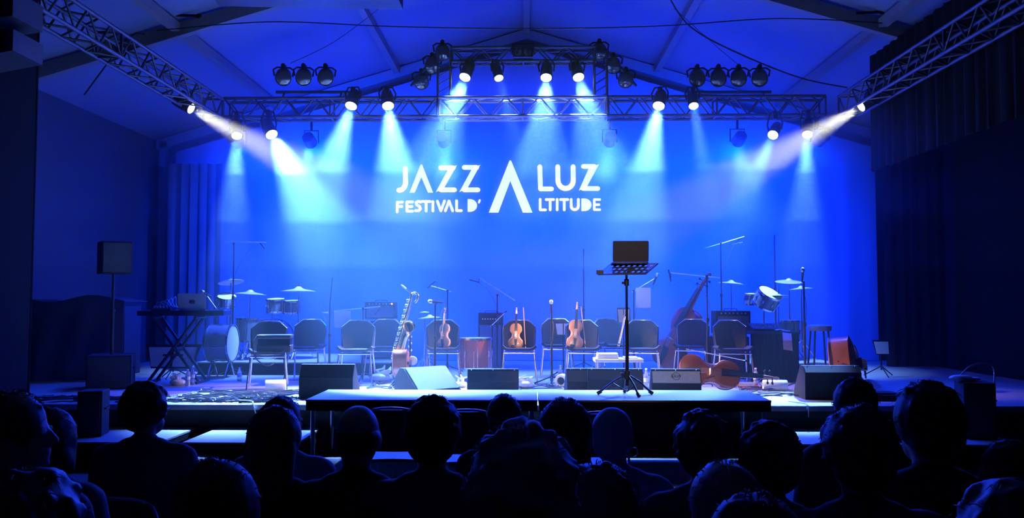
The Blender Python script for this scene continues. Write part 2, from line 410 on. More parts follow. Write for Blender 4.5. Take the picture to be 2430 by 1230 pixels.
# front-of-house spotlight hanging over the audience
fp = V((.4, .6, 4.7)); ft = V((1.15, 11.6, 1.05)); fd = (ft-fp).normalized()
e = empty('front_spotlight', fp, 0, 'warm front spotlight hanging from the tent ridge over the audience', 'stage light')
MB().lathe([(.05, -.5), (.09, -.48), (.09, -.12), (.07, -.1), (.085, 0), (.075, 0), (.07, -.02)], fd.to_track_quat('Z', 'Y').to_matrix().to_4x4(), 20).build('lamp_housing', M_blackm, e)
MB().tube([(-.11, -.2, .1), (-.11, -.2, .35), (.11, -.2, .35), (.11, -.2, .1)], .012).cyl((0, -.2, .35), (0, -.2, roofz(.4)-4.7-.01), .016).build('yoke', M_blackm, e)
ld = bpy.data.lights.new('front_beam', 'SPOT'); ld.energy = 1200; ld.color = (1, .80, .82); ld.spot_size = R(20); ld.spot_blend = .6; ld.shadow_soft_size = .05
lo = bpy.data.objects.new('front_beam', ld); col.objects.link(lo); lo.parent = e; lo.location = fd*.05; lo.rotation_euler = (-fd).to_track_quat('Z', 'Y').to_euler()
# unlit round heads
def offlamp(px, py, Y, label, g, dx=0, hang=.2):
    lamp(px, py, Y, px+dx, py+60, Y-1.4, label, g, 0, lit=False, r=.125, name='wash_lamp', hang=hang)
GU = 'unlit round lamps standing above the left truss'
for i, px in enumerate((672, 720, 772)):
    lab = ('unlit round lamp furthest out on top of the left truss', 'unlit round lamp in the middle of the left trio', 'unlit round lamp of the left trio nearest the ridge')[i]
    offlamp(px, 186, 12.9, lab, GU, -10)
GU = 'unlit round lamps standing above the right truss'
for i, px in enumerate((1655, 1705, 1753, 1803)):
    lab = ('unlit round lamp of the right four nearest the ridge', 'second unlit round lamp from the ridge on the right truss', 'third unlit round lamp from the ridge, with a bright glint', 'unlit round lamp furthest out on top of the right truss')[i]
    offlamp(px, 188, 12.9, lab, GU, 10)
GU = 'dark lamps stepped along the tent rafters'
for px, py, lab in ((1050, 128, 'dark lamp at the left end of the upper truss under the rafter'), (1026, 158, 'dark lamp below the left end of the upper truss'), (1000, 196, 'dark lamp lowest of the three stepping down left of the upper truss'),
                    (1422, 125, 'dark lamp at the right end of the upper truss under the rafter'), (1455, 158, 'dark lamp below the right end of the upper truss'), (1485, 192, 'dark lamp lowest of the three stepping down right of the upper truss')):
    offlamp(px, py, 13.6, lab, GU)
# support pipes carrying the unlit lamps
for x0, x1, lab in ((655, 830, 'horizontal pipe carrying the three unlit lamps on the left truss'), (1630, 1830, 'horizontal pipe carrying the four unlit lamps on the right truss')):
    m = MB(); Yp = 12.95
    m.cyl(at(x0, 219, Yp), at(x1, 219, Yp), .025)
    for xx_ in (x0+20, x1-20): q = at(xx_, 219, Yp); m.cyl(q, V((q.x, TY-sT/2, zt+sT/2)), .015)
    o = m.build('lighting_pipe', M_truss_shade); tag(o, lab, 'pipe', 'lighting pipes')
for x0, x1, lab in ((975, 1050, 'stepped pipe carrying the dark lamps left of the upper truss'), (1430, 1510, 'stepped pipe carrying the dark lamps right of the upper truss')):
    m = MB(); sgn = 1 if x0 < 1200 else -1
    a_, b_ = (x1, x0) if sgn > 0 else (x0, x1)
    m.cyl(at(a_-sgn*2, 112, 13.65), at(b_, 205, 13.65), .025)
    o = m.build('lighting_pipe', M_truss_shade); tag(o, lab, 'pipe', 'lighting pipes')
# double blinder at the ridge
e = empty('blinder_lamp', at(1241, 126, 13.3), 0, 'twin lens unlit blinder hanging from the upper truss at the ridge', 'stage light')
MB().box((-.16, -.06, -.08), (.16, .12, .08)).build('lamp_housing', M_blackm, e, bevel=.01)
for s_ in (-1, 1): MB().lathe([(.001, .01), (.05, .006), (.06, 0), (.06, -.02)], Matrix.Translation((s_*.075, -.065, 0)) @ Matrix.Rotation(PI/2, 4, 'X'), 20, False).build('lamp_lens', M_lensoff, e)
MB().tube([(-.17, 0, 0), (-.17, 0, .14), (.17, 0, .14), (.17, 0, 0)], .012).build('yoke', M_blackm, e)
# blue floods behind the truss, aimed down and upstage
BP = 4800
for i, (x, tx, k) in enumerate(((-5.3, -3.6, .3), (-3.4, -3.2, 1.2), (-1.3, -1.0, .7), (1.3, 1.2, .7), (3.3, 3.0, 1.0), (5.2, 3.4, .25))):
    p = V((x if abs(x) < 4.7 else math.copysign(4.55, x), TY+sT/2, zt-sT/2-.36)); t = V((tx, 16.2, 3.0)); d = (t-p).normalized()
    e = empty('blue_flood', p, 0, ('blue flood lamp behind the left end of the dim truss', 'blue flood lamp behind the left truss near the drums', 'blue flood lamp behind the bright truss left of the ridge', 'blue flood lamp behind the bright truss right of the ridge', 'blue flood lamp behind the right truss near the unlit four', 'blue flood lamp behind the right end of the dim truss')[i], 'stage light', 'blue floods behind the truss')
    Rm = d.to_track_quat('Z', 'Y').to_matrix().to_4x4()
    MB().lathe([(.04, -.2), (.09, -.19), (.1, -.02), (.1, 0), (.09, 0), (.085, -.012)], Rm, 20).build('lamp_housing', M_blackm, e)
    MB().tube([(-.11, 0, 0), (-.11, 0, .2), (.11, 0, .2), (.11, 0, 0)], .012).cyl((0, 0, .2), (0, 0, .345), .02).build('yoke', M_blackm, e)
    if i in (1, 2, 3, 4):     # added top light with no lamp of its own, brightens cymbals and chairs
        aim = V(((-4.35, -1.1, .9, 4.2)[i-1], (13.9, 12.7, 12.7, 13.9)[i-1], .8))-p; aim.normalize()
        ld = bpy.data.lights.new('added_top_light', 'SPOT'); ld.energy = 2400; ld.color = (.16, .38, 1); ld.spot_size = R(58); ld.spot_blend = .8; ld.shadow_soft_size = .06
        lo = bpy.data.objects.new('added_top_light', ld); col.objects.link(lo); lo.parent = e; lo.location = aim*.05; lo.rotation_euler = (-aim).to_track_quat('Z', 'Y').to_euler()
    for aim, kk, sz in ((d, 1.1, 130), ((V((tx*.9, 10.2, .6))-p).normalized(), .7, 125)):
        ld = bpy.data.lights.new('blue_beam', 'SPOT'); ld.energy = BP*k*kk; ld.color = BLUE; ld.spot_size = R(sz); ld.spot_blend = .9; ld.shadow_soft_size = .12
        lo = bpy.data.objects.new('blue_beam', ld); col.objects.link(lo); lo.parent = e; lo.location = aim*.04; lo.rotation_euler = (-aim).to_track_quat('Z', 'Y').to_euler()
# ------------------------------------------------------------------ HAZE
HZ = [(STAGE+.004, 2.1, .009), (2.102, 2.75, .0125), (2.752, 3.5, .024), (3.502, 6.6, .056)]   # smoke hangs in layers, thickest under the roof
he = empty('haze', (0, 13, STAGE), 0, 'smoke haze in the air above the stage, thickest up at the lamps', 'haze'); he['kind'] = 'stuff'
for i_, (z0, z1, dn) in enumerate(HZ):
    hm = bpy.data.materials.new('stage_haze'); hm.use_nodes = True; nt = hm.node_tree; nt.nodes.clear()
    o_ = nt.nodes.new('ShaderNodeOutputMaterial'); vs = nt.nodes.new('ShaderNodeVolumeScatter')
    vs.inputs['Color'].default_value = (.6, .86, 1, 1); vs.inputs['Density'].default_value = dn; vs.inputs['Anisotropy'].default_value = .35
    nt.links.new(vs.outputs[0], o_.inputs['Volume'])
    zz0, zz1 = z0-STAGE, z1-STAGE
    m = MB().prism([(-7.15, zz0), (7.15, zz0), (7.15, zz1), (-7.15, zz1)] if z1 < 4.9 else [(-7.15, zz0), (7.15, zz0), (7.15, 4.1), (0, 6.2), (-7.15, 4.1)], -3.4, 3.7)
    m.build('haze_layer', hm, he, 0)
# ------------------------------------------------------------------ PROJECTED LETTERING
LY = 16.3
def lp(x, y): return at(900+x*.23045, 360+y*.23045, LY)
M_let = mat('projected_light_glow', (.8, .85, 1), .9, emit=(.86, .92, 1), es=1.0)  # letters glow themselves in place of light thrown on the cloth
def letter(nm, strokes, t, parent, fills=()):
    mb = MB()
    def quad(a, b, t0, t1=None):
        t1 = t1 or t0
        a, b = V((a[0], a[1], 0)), V((b[0], b[1], 0)); d = (b-a)
        if d.length < 1e-6: return
        n = V((-d.y, d.x, 0)).normalized()
        poly = [a+n*t0/2, b+n*t1/2, b-n*t1/2, a-n*t0/2]
        add(poly)
    def add(poly):
        k = len(poly); n0 = len(mb.v)
        for off in (0, .012):
            for q in poly:
                p = lp(q[0], q[1]); p = V((p.x, p.y+off, p.z)); mb.v.append(tuple(p-parent.location))
        mb.f.append(list(range(n0, n0+k))); mb.f.append([n0+k+i for i in range(k)][::-1])
        for i in range(k):
            j = (i+1) % k; mb.f.append([n0+i, n0+k+i, n0+k+j, n0+j])
    def disc(c, r):
        add([(c[0]+r*math.cos(2*PI*i/12), c[1]+r*math.sin(2*PI*i/12)) for i in range(12)])
    for st in strokes:
        for i in range(len(st)-1):
            quad(st[i], st[i+1], t)
        for q in st: disc(q, t*.48)
    for poly in fills: add(poly)
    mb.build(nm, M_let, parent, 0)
def arcp(cx, cy, rx, ry, a0, a1, n=10): return [(cx+rx*math.cos(R(a0+(a1-a0)*i/n)), cy+ry*math.sin(R(a0+(a1-a0)*i/n))) for i in range(n+1)]
def lam(nm, x0, x1, ax, ty, by, th, inner, par):
    letter(nm, [], 1, par, [[(ax-8, ty), (ax+8, ty), (x1, by), (x1-th, by), (ax, inner)], [(ax-8, ty), (ax, inner), (x0+th, by), (x0, by)]])
lg = {}
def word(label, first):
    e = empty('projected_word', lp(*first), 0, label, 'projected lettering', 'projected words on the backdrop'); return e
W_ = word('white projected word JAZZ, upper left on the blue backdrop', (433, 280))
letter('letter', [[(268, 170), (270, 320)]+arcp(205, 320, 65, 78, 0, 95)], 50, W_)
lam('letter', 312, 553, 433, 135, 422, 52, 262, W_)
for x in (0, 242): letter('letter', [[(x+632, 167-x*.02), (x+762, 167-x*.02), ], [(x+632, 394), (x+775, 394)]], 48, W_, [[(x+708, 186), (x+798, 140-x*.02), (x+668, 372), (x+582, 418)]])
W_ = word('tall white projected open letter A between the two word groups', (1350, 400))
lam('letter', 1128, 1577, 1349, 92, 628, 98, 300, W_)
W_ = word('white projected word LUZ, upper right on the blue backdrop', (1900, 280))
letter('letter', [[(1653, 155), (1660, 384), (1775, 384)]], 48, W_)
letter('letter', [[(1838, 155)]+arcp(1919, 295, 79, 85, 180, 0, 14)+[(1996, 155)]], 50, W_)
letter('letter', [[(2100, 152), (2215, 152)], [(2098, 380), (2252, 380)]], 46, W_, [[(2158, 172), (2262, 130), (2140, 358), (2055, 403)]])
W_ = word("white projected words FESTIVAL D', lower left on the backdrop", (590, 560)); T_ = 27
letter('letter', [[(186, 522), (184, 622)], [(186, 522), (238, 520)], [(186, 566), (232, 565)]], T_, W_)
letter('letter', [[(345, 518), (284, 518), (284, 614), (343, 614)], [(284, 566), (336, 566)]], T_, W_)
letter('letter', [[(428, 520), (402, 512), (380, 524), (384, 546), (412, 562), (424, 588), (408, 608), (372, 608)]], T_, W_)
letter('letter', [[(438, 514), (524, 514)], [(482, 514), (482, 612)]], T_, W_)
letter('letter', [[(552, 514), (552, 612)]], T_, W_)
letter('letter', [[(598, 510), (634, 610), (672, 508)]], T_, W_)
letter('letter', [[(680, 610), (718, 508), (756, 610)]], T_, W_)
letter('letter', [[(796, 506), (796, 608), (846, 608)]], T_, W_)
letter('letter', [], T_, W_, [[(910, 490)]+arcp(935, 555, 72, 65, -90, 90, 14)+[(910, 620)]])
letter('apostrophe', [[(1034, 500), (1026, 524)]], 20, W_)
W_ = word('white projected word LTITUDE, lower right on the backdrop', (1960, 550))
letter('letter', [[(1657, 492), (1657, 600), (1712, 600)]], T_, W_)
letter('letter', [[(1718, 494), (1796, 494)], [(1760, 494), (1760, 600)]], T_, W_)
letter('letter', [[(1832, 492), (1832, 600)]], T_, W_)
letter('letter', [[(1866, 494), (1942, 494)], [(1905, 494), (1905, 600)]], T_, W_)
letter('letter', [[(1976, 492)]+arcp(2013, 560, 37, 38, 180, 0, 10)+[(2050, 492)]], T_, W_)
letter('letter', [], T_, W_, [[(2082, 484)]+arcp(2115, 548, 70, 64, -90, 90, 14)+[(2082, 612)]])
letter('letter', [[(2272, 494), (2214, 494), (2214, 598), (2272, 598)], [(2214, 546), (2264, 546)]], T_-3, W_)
# ------------------------------------------------------------------ STAGE FURNITURE AND INSTRUMENTS
S = STAGE
def chair_proto(fab=M_fab, name='padded_chair'):
    e = empty(name, (0, 0, 0), 0)     # faces local -y
    def seat(u, v):
        x = (u-.5)*.5; k = max(0, abs(u-.5)*2-.62)/.38
        return (x, -.22+.44*v, .455+.045*k*k*1.2+.012*math.sin(PI*u)*math.sin(PI*v)-.015*v)
    MB().grid(seat, 14, 8, -.035).build('seat', fab, e, 60)
    def back(u, v):
        t = (u-.5)*2; a = abs(t)
        top = .86-.085*max(0, (a-.55)/.45)**1.0
        wv = .235-.02*(1-v)
        z = .47+(top-.47)*v
        return (t*wv, .23+.09*v-.07*t*t, z)
    MB().grid(back, 16, 8, -.032).build('backrest', fab, e, 60)
    MB().tube([(-.225, .2, .5), (-.235, .235, .70), (-.232, .235, .78), (-.13, .325, .872), (.13, .325, .872), (.232, .235, .78), (.235, .235, .70), (.225, .2, .5)], .009, 8).build('backrest_trim', M_chrome, e)
    MB().tube([(-.21, -.19, .425), (.21, -.19, .425), (.21, .2, .41), (-.21, .2, .41)], .012, 8, True).build('seat_frame', M_chrome, e)
    for sx in (-1, 1):
        MB().tube([(sx*.21, -.17, .43), (sx*.25, -.24, 0)], .013, 10).build('leg', M_chrome, e)
        MB().tube([(sx*.21, .23, .72), (sx*.215, .2, .42), (sx*.25, .3, 0)], .013, 10).build('leg', M_chrome, e)
    return e
CH = chair_proto(); first = [True]
def put_chair(px, py_seat, label, Y, rz=0, group='padded chairs set out for the musicians'):
    c = CH if first[0] else copy_tree(CH); first[0] = False
    c.location = (XA(px, Y), Y, S); c.rotation_euler = (0, 0, rz); return tag(c, label, 'chair', group)
put_chair(638, 0, 'black padded chair at far left holding the keyboard, seat turned a little right', 11.15, .25)
put_chair(728, 0, 'black padded chair behind and right of the chair with the keyboard', 12.3)
put_chair(846, 0, 'black padded chair in front of the left sheet of paper', 11.75, .08)
put_chair(910, 0, 'black padded chair half behind the one under the left sheet', 12.4)
put_chair(1052, 0, 'black padded chair holding the leftmost violin beside the saxophone', 12.0, .12)
put_chair(1232, 0, 'black padded chair holding the middle violin and its bow', 12.0)
put_chair(1322, 0, 'empty black padded chair behind the music desk with white pages', 12.9)
put_chair(1383, 0, 'black padded chair holding the viola right of the music desk', 12.0)
put_chair(1524, 0, 'black padded chair just right of the laptop stand', 12.0, -.1)
put_chair(1640, 0, 'empty black padded chair below the boom stand right of the laptop', 12.6, -.3)
put_chair(1738, 0, 'black padded chair behind the lying cello', 11.9, -.05)
put_chair(1455, 0, 'black padded chair behind the laptop stand pole', 13.0, .3)

# violin family
def outline(L, n=10):
    # half outline of the body, x for each y from the bottom 0 to the top L
    ctl = [(0, 0), (.14, .0), (.235, .05), (.285, .14), (.29, .235), (.265, .32), (.215, .365), (.205, .385), (.175, .42), (.155, .50), (.158, .57), (.185, .63), (.205, .65), (.225, .68), (.236, .76), (.22, .86), (.165, .95), (.085, .99), (0, 1)]
    sp = spline([(x, y, 0) for x, y in ctl], 3)
    r = [(p.x*L, p.y*L) for p in sp]
    return r + [(-x, y) for x, y in reversed(r[1:-1])]
def violin(name, L, label, cat, group=None, rib=.085, wood=None, rest=True, neckf=1.0):
    # local: x width, z length up, front faces -y, bottom of the body at z = 0
    wood = wood or M_wood
    e = empty(name, (0, 0, 0), 0, label, cat, group); t = L*rib
    o = outline(L); oi = [(x*.965, L*.5+(z-L*.5)*.975) for x, z in o]
    MB().prism(oi, -t/2+.002*L, t/2-.002*L).build('ribs', wood, e, 50)
    for sg, nm in ((-1, 'front_plate'), (1, 'back_plate')):
        m = MB(); k = len(o); cx = V((0, 0, 0))
        layers = [(1, t/2, ), (1, t/2+.006*L), (.93, t/2+.014*L), (.75, t/2+.03*L), (.4, t/2+.042*L), (.05, t/2+.045*L)]
        for s_, y in layers:
            for x, z in o: m.v.append((x*s_, sg*y, L*.47+(z-L*.47)*s_))
        for i in range(len(layers)-1):
            for j in range(k):
                j2 = (j+1) % k; m.f.append([i*k+j, i*k+j2, (i+1)*k+j2, (i+1)*k+j])
        m.f.append(list(range(k))); m.f.append([(len(layers)-1)*k+j for j in range(k)][::-1])
        m.build(nm, wood, e, 60)
    f = -t/2-.045*L
    for s_ in (-1, 1):   # f-holes
        m = MB(); pts = [(s_*.085*L, f+.010*L, .56*L), (s_*.065*L, f+.006*L, .545*L), (s_*.08*L, f+.008*L, .50*L), (s_*.105*L, f+.013*L, .44*L), (s_*.125*L, f+.017*L, .39*L), (s_*.105*L, f+.013*L, .375*L)]
        m.tube(spline(pts, 4), .008*L, 6); m.build('sound_hole', M_ebony, e)
    m = MB(); m.hexa([(-.058*L, f-.005*L, .47*L), (.058*L, f-.005*L, .47*L), (.058*L, f+.012*L, .47*L), (-.058*L, f+.012*L, .47*L), (-.05*L, f-.09*L, .475*L), (.05*L, f-.09*L, .475*L), (.05*L, f-.083*L, .475*L), (-.05*L, f-.083*L, .475*L)])
    m.build('bridge', mat('bridge_maple', (.75, .58, .36), .6), e)
    nk = 1.36*L; N = neckf
    m = MB(); m.hexa([(-.06*L, f-.06*L, .66*L), (.06*L, f-.06*L, .66*L), (.055*L, f-.045*L, .66*L), (-.055*L, f-.045*L, .66*L), (-.034*L, f-.02*L, nk), (.034*L, f-.02*L, nk), (.034*L, f-.005*L, nk), (-.034*L, f-.005*L, nk)])
    m.build('fingerboard', M_ebony, e)
    m = MB(); m.tube([(0, -t*.1, .97*L), (0, f+.03*L, 1.0*L), (0, f+.018*L, nk)], [.05*L, .042*L, .032*L], 12, flat=1)
    m.tube([(0, f+.015*L, nk), (0, f+.02*L, nk+.1*L), (0, f+.05*L, nk+.2*L)], [.034*L, .032*L, .024*L], 10)
    sc_ = [(0, f+.055*L-.035*L*math.cos(a)*(1-a/14), nk+.235*L+.035*L*math.sin(a)*(1-a/14)) for a in [i*.5-1.2 for i in range(18)]]
    m.tube(sc_, [.024*L*(1-i/40) for i in range(18)], 8); m.build('neck', wood, e)
    for i in range(4):
        s_ = 1 if i % 2 else -1; z = nk+.04*L+.04*L*i
        MB().tube([(0, f+.02*L, z), (s_*.075*L, f+.02*L, z)], .009*L, 8).ell((s_*.095*L, f+.02*L, z), (.028*L, .008*L, .02*L), 10, 6).build('tuning_peg', M_ebony, e)
    m = MB(); m.hexa([(-.022*L, f-.005*L, .03*L), (.022*L, f-.005*L, .03*L), (.022*L, f+.01*L, .03*L), (-.022*L, f+.01*L, .03*L), (-.06*L, f-.055*L, .33*L), (.06*L, f-.055*L, .33*L), (.06*L, f-.04*L, .33*L), (-.06*L, f-.04*L, .33*L)])
    m.build('tailpiece', M_ebony, e)
    for i in range(4):
        x = (i-1.5)*.022*L
        MB().tube([(x, f-.055*L, .32*L), (x*1.2, f-.092*L, .473*L), (x*.5, f-.024*L, nk+.02*L)], .0022*L+.0005, 5).build('string', M_chrome, e)
    if rest: MB().ell((-.09*L, f-.03*L, .05*L), (.09*L, .02*L, .06*L), 14, 8).build('chin_rest', M_ebony, e)
    return e
def put_violin(px, pyb, Y, L, tilt, roll, label, cat='violin', rz=0):
    e = violin(cat, L, label, cat)
    p = at(px, pyb, Y); e.location = (p.x, Y, S+.487); e.rotation_mode = 'XYZ'; e.rotation_euler = (-tilt, roll, rz); return e
put_violin(1053, 820, 11.93, .36, .28, -.16, 'reddish violin leaning in the chair beside the saxophone', rz=-.55)
put_violin(1223, 820, 11.9, .36, .28, .03, 'pinkish violin propped upright in the middle chair with a bow beside it')
put_violin(1363, 820, 11.9, .41, .28, .08, 'larger orange viola leaning in the chair right of the music desk', 'viola')
def bow(p0, p1, label, sag=.012, L=None):
    p0, p1 = V(p0), V(p1); d = (p1-p0); e = empty('bow', p0, 0, label, 'bow', 'string instrument bows')
    u, v = frame_from(d)
    if u.z > 0: u = -u
    MB().tube([(0, 0, 0)]+[tuple(d*t+u*sag*math.sin(PI*t)*.6) for t in (.2, .4, .6, .8)]+[tuple(d)], .0055, 8).build('stick', M_wood, e)
    MB().tube([tuple(u*.02), tuple(d*.97+u*.02)], .004, 6).build('bow_hair', M_white, e)
    MB().box((-.012, -.008, -.012), (.012, .008, .03), Matrix.Translation(d*.06+u*.012) @ d.to_track_quat('X', 'Z').to_matrix().to_4x4()).build('frog', M_ebony, e)
    MB().box((-.012, -.004, -.012), (.012, .004, .012), Matrix.Translation(d*.985+u*.01) @ d.to_track_quat('X', 'Z').to_matrix().to_4x4()).build('tip', M_ebony, e)
    return e
q = at(1247, 819, 11.86); bow((q.x, q.y, S+.492), at(1242, 730, 12.12), 'bow standing upright beside the middle violin')
q = at(1390, 819, 11.86); bow((q.x, q.y, S+.492), at(1379, 728, 12.12), 'bow standing beside the viola, tip above the chair back')
q = at(1466, 828, 11.8); bow((q.x, q.y, ZA(822, 11.8)), at(1482, 748, 12.2), 'bow leaning left of the laptop stand pole')

# lying cello with bow
ce = violin('cello', .76, 'dark red cello lying on its side, neck pointing right, before the chairs', 'cello', None, .15, M_wood2, False)
ce.rotation_mode = 'QUATERNION'
ax = (V((.985, .02, -.085))).normalized()          # length axis
fr = V((.06, -.93, .30)); fr = (fr-ax*fr.dot(ax)).normalized()
xx = ax.cross(-(-fr)).normalized()
Mc = Matrix((xx, -fr, ax)).transposed()
if Mc.determinant() < 0: xx = -xx; Mc = Matrix((xx, -fr, ax)).transposed()
ce.rotation_quaternion = Mc.to_quaternion(); q = at(1612, 884, 10.75)
ce.location = (q.x, 10.75, S+.225+.04)
MB().cyl((0, 0, 0), (0, 0, -.12), .008).build('endpin', M_chrome, ce)
bow(at(1628, 829, 10.72), at(1772, 857, 10.66), 'bow resting along the top of the lying cello')
# double bass lying on its side, seen from its end
db = violin('double_bass', 1.2, 'double bass lying on its side beside the bar stool, brown bottom end showing', 'double bass', None, .19, M_wood2, False)
db.rotation_mode = 'QUATERNION'
ax = V((.44, .88, -.12)).normalized(); fr = V((.90, -.42, .1)); fr = (fr-ax*fr.dot(ax)).normalized()
xx = ax.cross(fr).normalized(); Mc = Matrix((xx, -fr, ax)).transposed()
if Mc.determinant() < 0: xx = -xx; Mc = Matrix((xx, -fr, ax)).transposed()
db.rotation_quaternion = Mc.to_quaternion(); q = at(1992, 850, 10.9); db.location = (q.x, 10.9, S+.37)
MB().cyl((0, 0, 0), (0, 0, -.14), .01).build('endpin', M_chrome, db)
# small bass standing far back behind the laptop stand, tilted on its stand
db = violin('double_bass', 1.05, 'double bass leaning behind the chairs right of the laptop, scroll up', 'double bass', None, .17, M_wood2, False)
q = at(1575, 850, 13.9); db.location = (q.x, 13.9, S+.08); db.rotation_euler = (-.22, .46, -.95)
MB().cyl((0, 0, 0), (0, 0, -.08), .01).build('endpin', M_chrome, db)
# cello standing on edge behind the angled wedge
cb = violin('acoustic_bass', .62, 'brown bodied string instrument standing on edge between the saxophone and the angled wedge', 'string instrument', None, .27, M_wood2, False)
cb.rotation_mode = 'QUATERNION'
ax = V((-.08, .99, -.02)).normalized(); fr = V((.99, .08, 0)); fr = (fr-ax*fr.dot(ax)).normalized()
xx = ax.cross(fr).normalized(); Mc = Matrix((xx, -fr, ax)).transposed()
if Mc.determinant() < 0: xx = -xx; Mc = Matrix((xx, -fr, ax)).transposed()
cb.rotation_quaternion = Mc.to_quaternion(); q = at(948, 880, 11.0); cb.location = (q.x, 11.0, S+.34)
e = empty('instrument_stand', (q.x, 11.1, S), 0, 'low black stand holding up the edge-on string instrument by the saxophone', 'instrument stand')
MB().tube([(-.14, -.05, 0), (0, 0, .14), (.14, -.05, 0)], .012).tube([(0, .2, 0), (0, 0, .14)], .012).build('legs', M_blackm, e)
MB().tube([(-.1, -.02, .2), (-.1, 0, .14), (.12, 0, .14), (.12, -.02, .2)], .01).build('cradle', M_blackm, e)

# saxophone on its stand
Ys = 11.25
def sp_(x, y, dy=0): q = at(900+x*.2601, 620+y*.2601, Ys); return V((q.x, Ys+dy, q.z))
e = empty('baritone_saxophone', sp_(170, 960), 0, 'big brass baritone saxophone standing upright left of centre', 'saxophone')
def sl(pts, dy=0): return [sp_(*p)-e.location+V((0, (p[2] if len(p) > 2 else 0), 0)) for p in pts]
MB().tube(spline(sl([(240, 250), (268, 275), (290, 300), (292, 330)]), 5), [.009+.0003*i for i in range(16)], 12).build('neck', M_brass, e)
MB().tube(sl([(200, 218), (222, 236), (244, 254)]), [.009, .014, .012], 12).build('mouthpiece', M_white, e)
MB().tube(spline(sl([(292, 325), (300, 300), (330, 292), (352, 315), (345, 355), (325, 380)]), 5), [.016]*26, 12).build('upper_bow', M_brass, e)
bt = spline(sl([(290, 330), (262, 430), (225, 560), (188, 690), (158, 800), (140, 880)]), 5)
MB().tube(bt, [.020+.0010*i for i in range(len(bt))], 14).build('body_tube', M_brass, e)
bb = spline(sl([(140, 880), (140, 935), (165, 955), (190, 930), (196, 880)]), 5)
MB().tube(bb, [.034+.0001*i for i in range(len(bb))], 14).build('bottom_bow', M_brass, e)
bl = spline(sl([(196, 880), (208, 800), (232, 700), (262, 640), (283, 600, -.06)]), 5)
MB().tube(bl, [.034+.0012*i for i in range(16)]+[.054, .057, .061, .066, .072], 18).build('bell', M_brass, e)
dirb = (bl[-1]-bl[-2]); 
m = MB(); bc = bl[-1]; Rb = V((.35, -.8, .35)).to_track_quat('Z', 'Y').to_matrix().to_4x4()
m.lathe([(.056, -.06), (.064, -.02), (.078, 0), (.083, .006), (.074, .0), (.06, -.02), (.05, -.06)], Matrix.Translation(bc+V((.005, -.03, .01))) @ Rb, 28, False); m.build('bell_flare', M_brass, e)
m = MB(); m.lathe([(.001, -.03), (.058, -.03)], Matrix.Translation(bc+V((.005, -.03, .01))) @ Rb, 24, False); m.build('bell_throat_shade', M_black, e, 0)  # black disc paints the shade inside the bell
kd = MB()
for i in range(13):
    c = bt[min(len(bt)-1, 2+i*2)]+V((-.028, -.03, 0)); kd.ell(c, (.02, .012, .02), 10, 6); kd.cyl(c, c+V((.03, -.012, .03)), .004, n=6)
kd.tube([b+V((-.045, -.015, 0)) for b in bt[3:]], .004, 6); kd.tube([b+V((.035, -.02, 0)) for b in bt[2:22]], .004, 6)
kd.build('keys', M_chrome, e)
e2 = empty('saxophone_stand', sp_(170, 985), 0, 'black tripod stand under the baritone saxophone', 'instrument stand'); e2.location.z = S
for a in (0, 2.1, 4.2): MB().tube([(0, .03, .16), (math.cos(a)*.2, .03+math.sin(a)*.2, .012)], .01).build('leg', M_blackm, e2)
MB().tube([(0, .05, .1), (0, .06, .5), (.06, .02, .55)], .011).tube([(-.09, -.02, .22), (0, .04, .16), (.09, -.02, .22)], .01).build('cradle', M_blackm, e2)
# clarinet / soprano on a stand beside it
e = empty('bass_clarinet', (XA(974, 11.3), 11.3, S), 0, 'slim dark wind instrument upright on a stand just right of the saxophone', 'clarinet')
MB().tube([(0, 0, .12), (0, 0, .75), (.01, 0, .82)], [.018, .015, .012], 12).build('tube', M_ebony, e)
kk = MB()
for i in range(12): kk.ell((-.017+.034*(i % 2), -.012, .18+i*.045), (.011, .008, .013), 8, 6)
kk.tube([(-.022, -.01, .16), (-.022, -.01, .7)], .003, 6).build('keys', M_chrome, e)
MB().lathe([(.018, .15), (.03, .09), (.055, .03), (.05, .03), (.026, .09)], None, 20).build('bell', M_chrome, e)
MB().tube([(-.15, .1, 0), (0, .02, .03), (.15, .1, 0)], .01).tube([(0, .02, .03), (0, -.16, 0)], .01).build('stand_feet', M_blackm, e)
MB().lathe([(.001, 0), (.06, .0), (.062, .015), (.001, .02)], Matrix.Translation((.04, -.03, .36)) @ Matrix.Rotation(PI/2+.3, 4, 'X'), 20).build('disc', M_skinD, e)

# ---------------- drums and cymbals
def cymbal(px, py, Y, wpx, tx, ty, label, zfloor, pole=True, offx=0, group='cymbals on stands'):
    p = at(px, py, Y); r = wpx/2/2000*Y
    e = empty('cymbal_stand', (p.x, p.y, zfloor), 0, label, 'cymbal', group)
    h = p.z-zfloor; T = Matrix.Translation((0, 0, h)) @ Matrix.Rotation(tx, 4, 'X') @ Matrix.Rotation(ty, 4, 'Y')
    MB().lathe([(.004, r*.24), (r*.08, r*.235), (r*.16, r*.19), (r*.24, r*.115), (r*.34, r*.08), (r*.65, r*.03), (r, -.035*r-.002), (r, -.04*r-.005), (r*.65, r*.02), (r*.24, r*.1), (r*.1, r*.2), (.004, r*.22)], T, 40, False).build('cymbal', M_cym, e)
    MB().cyl((0, 0, r*.12), (0, 0, r*.35+.02), .006).cyl((0, 0, r*.16), (0, 0, r*.22), .016).build('wing_nut', M_chrome, e).matrix_local = T
    MB().cyl((0, 0, .25), (0, 0, h-.02), .011).cyl((0, 0, .12), (0, 0, h*.55), .016).build('pole', M_chrome, e)
    for a in (.4, 2.5, 4.6): MB().tube([(0, 0, .34), (math.cos(a)*.27, math.sin(a)*.27, .015)], .009).build('leg', M_chrome, e)
    return e
